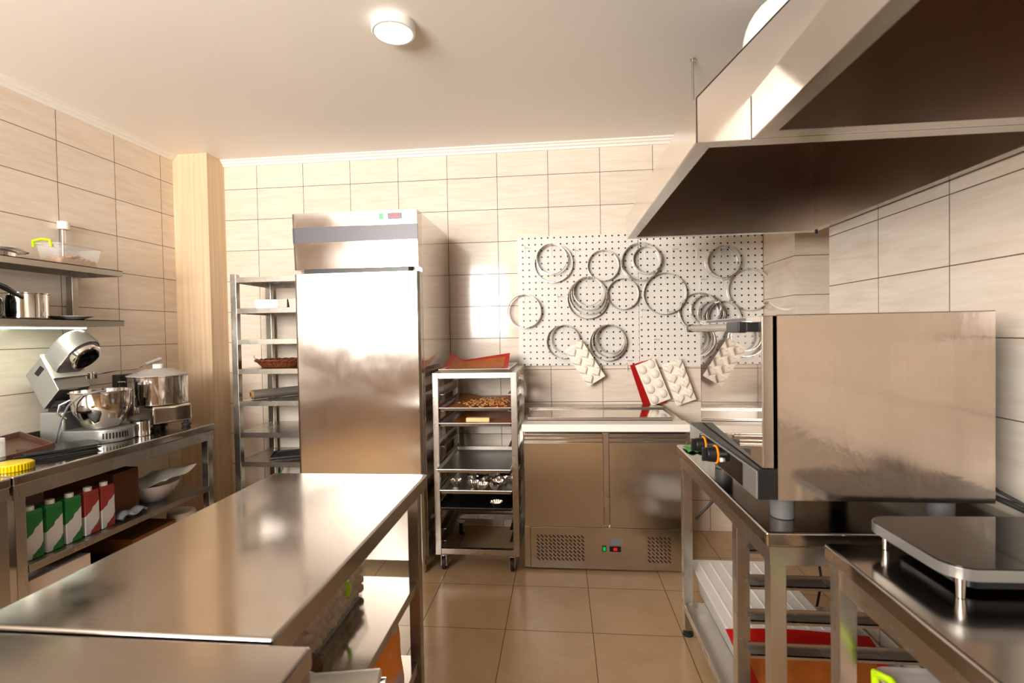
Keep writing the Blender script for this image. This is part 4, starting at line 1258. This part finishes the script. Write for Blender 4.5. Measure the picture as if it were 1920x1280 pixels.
# steel pan and ladle behind
t = thing('steel_pan', 'rectangular steel container standing left of the food processor', 'container', (-2.61, 2.57, .853))
part('pan', tapered(-2.678, -2.54, 2.46, 2.68, .854, 1.075, .015, .02, .002), 'steel', t)
part('rim', MB().tube([(p[0], p[1], 1.075) for p in rrect(-2.681, -2.537, 2.457, 2.683, .022)], .004, 8, True), 'chrome', t)
t = thing('ladle', 'long ladle with pale handle lying across behind the food processor', 'utensil', (-2.60, 2.66, 1.16))
part('rod', MB().tube([(-2.62, 2.56, 1.172), (-2.60, 2.68, 1.185), (-2.58, 2.80, 1.186), (-2.57, 2.84, 1.205)], .004, 8), 'chrome', t)
part('grip', MB().tube([(-2.568, 2.85, 1.210), (-2.54, 2.94, 1.24)], [.010, .012], 12), 'white', t, label='pale handle')
part('head', MB().lathe([(0, 0), (.030, .002), (.032, .035), (.030, .035), (.028, .004), (0, .003)], (-2.625, 2.54, 1.150), 24), 'chrome', t)
# steel mug
single('steel_cup', MB().lathe([(0, 0), (.034, 0), (.037, .004), (.037, .075), (.038, .078), (.035, .078), (.035, .005), (0, .005)], (-2.235, 2.445, .854), 36), 'chrome', 'small polished steel cup between mixer and food processor', 'cup', (-2.235, 2.445, .854))

# ---- slates, tray, yellow lid, glass at the left end of the table
for k, (x, y, rz, a, b_) in enumerate(((-2.31, 2.05, .98, .14, .095), (-2.305, 2.06, 1.12, .135, .09), (-2.31, 2.055, .92, .14, .085), (-2.30, 2.06, 1.05, .13, .09))):
    lb = ['bottom', 'second lowest', 'second highest', 'topmost'][k]
    m = MB().prism([(-a, -b_), (-a*.2, -b_*1.03), (a, -b_*.96), (a*1.02, b_*.3), (a, b_), (-a*.4, b_*1.02), (-a*.98, b_), (-a*1.02, 0)], 'Z', 0, .0065, .0012)
    single('slate_plate', m, 'slate', 'black slate plate, %s of the stack in front of the mixer' % lb, 'plate', (x, y, .8535+k*.0075), rz, 'stack of black slate plates', world=False)
m = MB().box(-.15, .15, -.20, .20, 0, .004, .001).box(-.152, -.145, -.20, .20, .004, .03, .002).box(.145, .152, -.20, .20, .004, .03, .002).box(-.145, .145, .193, .20, .004, .03, .002).box(-.145, .145, -.20, -.193, .004, .03, .002)
o = single('serving_tray', m, 'tray_brown', 'brown tray leaning at the left end of the wall table', 'tray', (-2.50, 1.90, .866), radians(-8), world=False)
o.rotation_euler = (radians(8), radians(6), radians(-18))
t = thing('yellow_lid', 'transparent yellow ribbed lid at the front of the left table', 'lid', (-2.20, 1.785, .854))
m = MB().lathe([(0, .030), (.055, .030), (.062, .027), (.064, .022), (.064, 0), (.061, 0), (.061, .021), (.054, .026), (0, .026)], (-2.20, 1.785, .854), 96, flute=32, fa=-.0)
part('cap', m, 'yellow', t)
m = MB()
for k in range(40):
    a = 2*pi*k/40; m.cyl((-2.20+.064*cos(a), 1.785+.064*sin(a), .855), (-2.20+.064*cos(a), 1.785+.064*sin(a), .878), .0022, seg=6)
part('ribs', m, 'yellow', t)
single('glass_jar', MB().lathe([(0, 0), (.035, 0), (.036, .003), (.036, .09), (.034, .09), (.034, .004), (0, .004)], (-2.36, 1.845, .872), 28), 'glass', 'small clear glass at the left picture edge on the tray', 'glass', (-2.36, 1.845, .872))

# ---- goods on the shelf below
for k, (y, c) in enumerate(((1.800, 'green'), (1.882, 'green'), (1.965, 'green'), (2.050, 'red'), (2.130, 'red'))):
    lb = ['green and white drink carton, leftmost of the five', 'green and white drink carton, middle one of the green', 'green and white drink carton next to the red ones', 'red and white drink carton next to the green ones', 'red and white drink carton, rightmost of the five'][k]
    t = thing('drink_carton', lb, 'carton', (-2.13, y, .489), 0, 'drink cartons under the left table')
    part('pack', MB().box(-.075, 0, -.034, .034, .0005, .185, .002).prism([(-.075, .184), (0, .184), (-.006, .195), (-.069, .195)], 'Y', -.034, .034), 'carton_'+c, t, world=False)
    part('cap', MB().cyl((-.022, 0, .190), (-.022, 0, .213), .016, seg=20, bev=.002), 'white', t, world=False)
m = MB().box(-2.56, -2.18, 2.21, 2.355, .489, .712, .002)
single('cardboard_box', m, 'card_dark', 'dark brown cardboard box on the shelf behind the cartons', 'box', (-2.36, 2.4, .489))
m = MB().sheet(lambda u, v: (-2.17+u*.06, 2.18+v*.15, .505+.03*sin(u*3)*sin(v*3.1)+.01*sin(9*v)), 10, 14, .010)
single('blue_pack', m, 'badge', 'small blue-grey packet lying right of the drink cartons', 'packet', (-2.13, 2.25, .49))
# bowl with bread and paper
t = thing('bread_bowl', 'clear plastic bowl holding bread on the left table shelf', 'bowl', (-2.25, 2.51, .489))
part('bowl', MB().lathe([(0, 0), (.07, 0), (.10, .025), (.13, .075), (.135, .095), (.132, .095), (.126, .075), (.096, .027), (.068, .003), (0, .003)], (-2.25, 2.51, .489), 44), 'clear_haze', t)
single('bread', MB().ell((-2.25, 2.50, .530), (.085, .085, .030), 24), 'crumb', 'golden bread piece inside the clear bowl', 'bread', (-2.25, 2.50, .50))
def pz(u, v): return .600+.02*sin(u*7+1)*cos(v*5)+.035*u*v-.025*abs(v-.5)
m = MB().sheet(lambda u, v: (-2.37+u*.25-.03*v, 2.41+v*.27+.05*u, pz(u, v)), 18, 18, .001)
single('baking_paper', m, 'paper', 'crumpled white baking paper over the bread bowl', 'paper', (-2.24, 2.6, .58))
# underneath, on the floor
single('white_box', MB().box(-2.50, -2.115, 1.74, 2.02, .002, .415, .003), 'whitewood', 'white box standing on the floor under the left table', 'box', (-2.3, 1.88, 0))
single('cardboard_box', MB().box(-2.55, -2.20, 2.33, 2.62, .002, .34, .003), 'card', 'brown cardboard box on the floor under the left table', 'box', (-2.37, 2.47, 0))
t = thing('jug', 'white plastic canister with blue cap on the floor under the left table', 'canister', (-2.22, 2.74, 0))
part('body', MB().cyl((-2.24, 2.71, .002), (-2.24, 2.71, .36), .075, seg=32, bev=.02), 'white', t)
part('cap', MB().cyl((-2.165, 2.67, .285), (-2.145, 2.662, .285), .024, seg=20), 'blue', t, label='blue screw cap')
single('dark_crate', MB().box(-2.55, -2.22, 2.05, 2.30, .002, .28, .003), 'black', 'black crate on the floor between white and brown boxes', 'crate', (-2.4, 2.17, 0))
single('cable', MB().tube([(-2.42, 2.80, .86), (-2.41, 2.83, .82), (-2.42, 2.84, .76), (-2.46, 2.83, .70), (-2.52, 2.84, .66)], .004, 8), 'rubber', 'thin black cable hanging off the far end of the left table', 'cable', (-2.42, 2.82, .7))

# ================================================================== THINGS ON THE ISLAND SHELVES
t = thing('food_container', 'clear container of pale biscuits with green clip on the island shelf', 'container', (-.84, 1.46, .477))
x0, x1, y0, y1 = -1.02, -.675, 1.27, 1.66
part('tub', tapered(x0, x1, y0, y1, .478, .600, .015, .02, .002), 'clear', t)
part('clip', MB().tube([(-.674, 1.475, .560), (-.668, 1.475, .580), (-.672, 1.475, .606)], .007, 8), 'lime', t, label='green clip')
m = MB()
for i in range(9):
    for j in range(11):
        for k in range(3):
            if i < 7 and k < 2: continue
            m.ell((x0+.028+i*.036+random.uniform(-.005, .005), y0+.030+j*.033+random.uniform(-.005, .005), .500+k*.034), (.017, .016, .015), 8)
m.box(x0+.02, x1-.03, y0+.02, y1-.02, .483, .545)
part('biscuits', m, 'dough', t, kind='stuff')
m = MB().ell((-.70, 1.215, .510), (.075, .045, .034), 20)
single('brown_bag', m, 'card_dark', 'small dark brown bag between the biscuit box and the paper roll', 'bag', (-.70, 1.215, .477))
p0, p1 = Vector((-.62, 1.135, .512)), Vector((-.455, 1.165, .512))
t = thing('paper_roll', 'white roll with metal end sticking out of the island shelf', 'roll', (-.55, 1.15, .477))
part('sleeve', MB().cyl(p0, p1, .0345, seg=32, bev=.003).cyl(p0-Vector((.012, 0, 0)), p0, .0375, seg=32, bev=.002), 'white', t)
part('metal_end', MB().cyl(p1, p1+Vector((.016, .003, 0)), .016, seg=20, bev=.002), 'chrome', t, label='shiny metal end')
def bagf(u, v):
    a = u*2*pi
    rx, ry = .15, .17
    z = .187+v*.235
    k = 1-.25*v**3+.03*sin(5*a+v*6)
    c, s = cos(a), sin(a)
    e = .6
    return (-.70+rx*k*math.copysign(abs(c)**e, c), 1.545+ry*k*math.copysign(abs(s)**e, s), z+.01*v*sin(3*a))
m = MB(); bm = m.bm
g = [[bm.verts.new(bagf(i/40, j/14)) for i in range(40)] for j in range(15)]
for j in range(14):
    for i in range(40): bm.faces.new((g[j][i], g[j][(i+1) % 40], g[j+1][(i+1) % 40], g[j+1][i]))
bm.faces.new(g[0][::-1]); bm.faces.new(g[-1])
single('printed_bag', m, 'bag', 'large bag with orange and white print on the lowest island shelf', 'bag', (-.70, 1.545, .187))
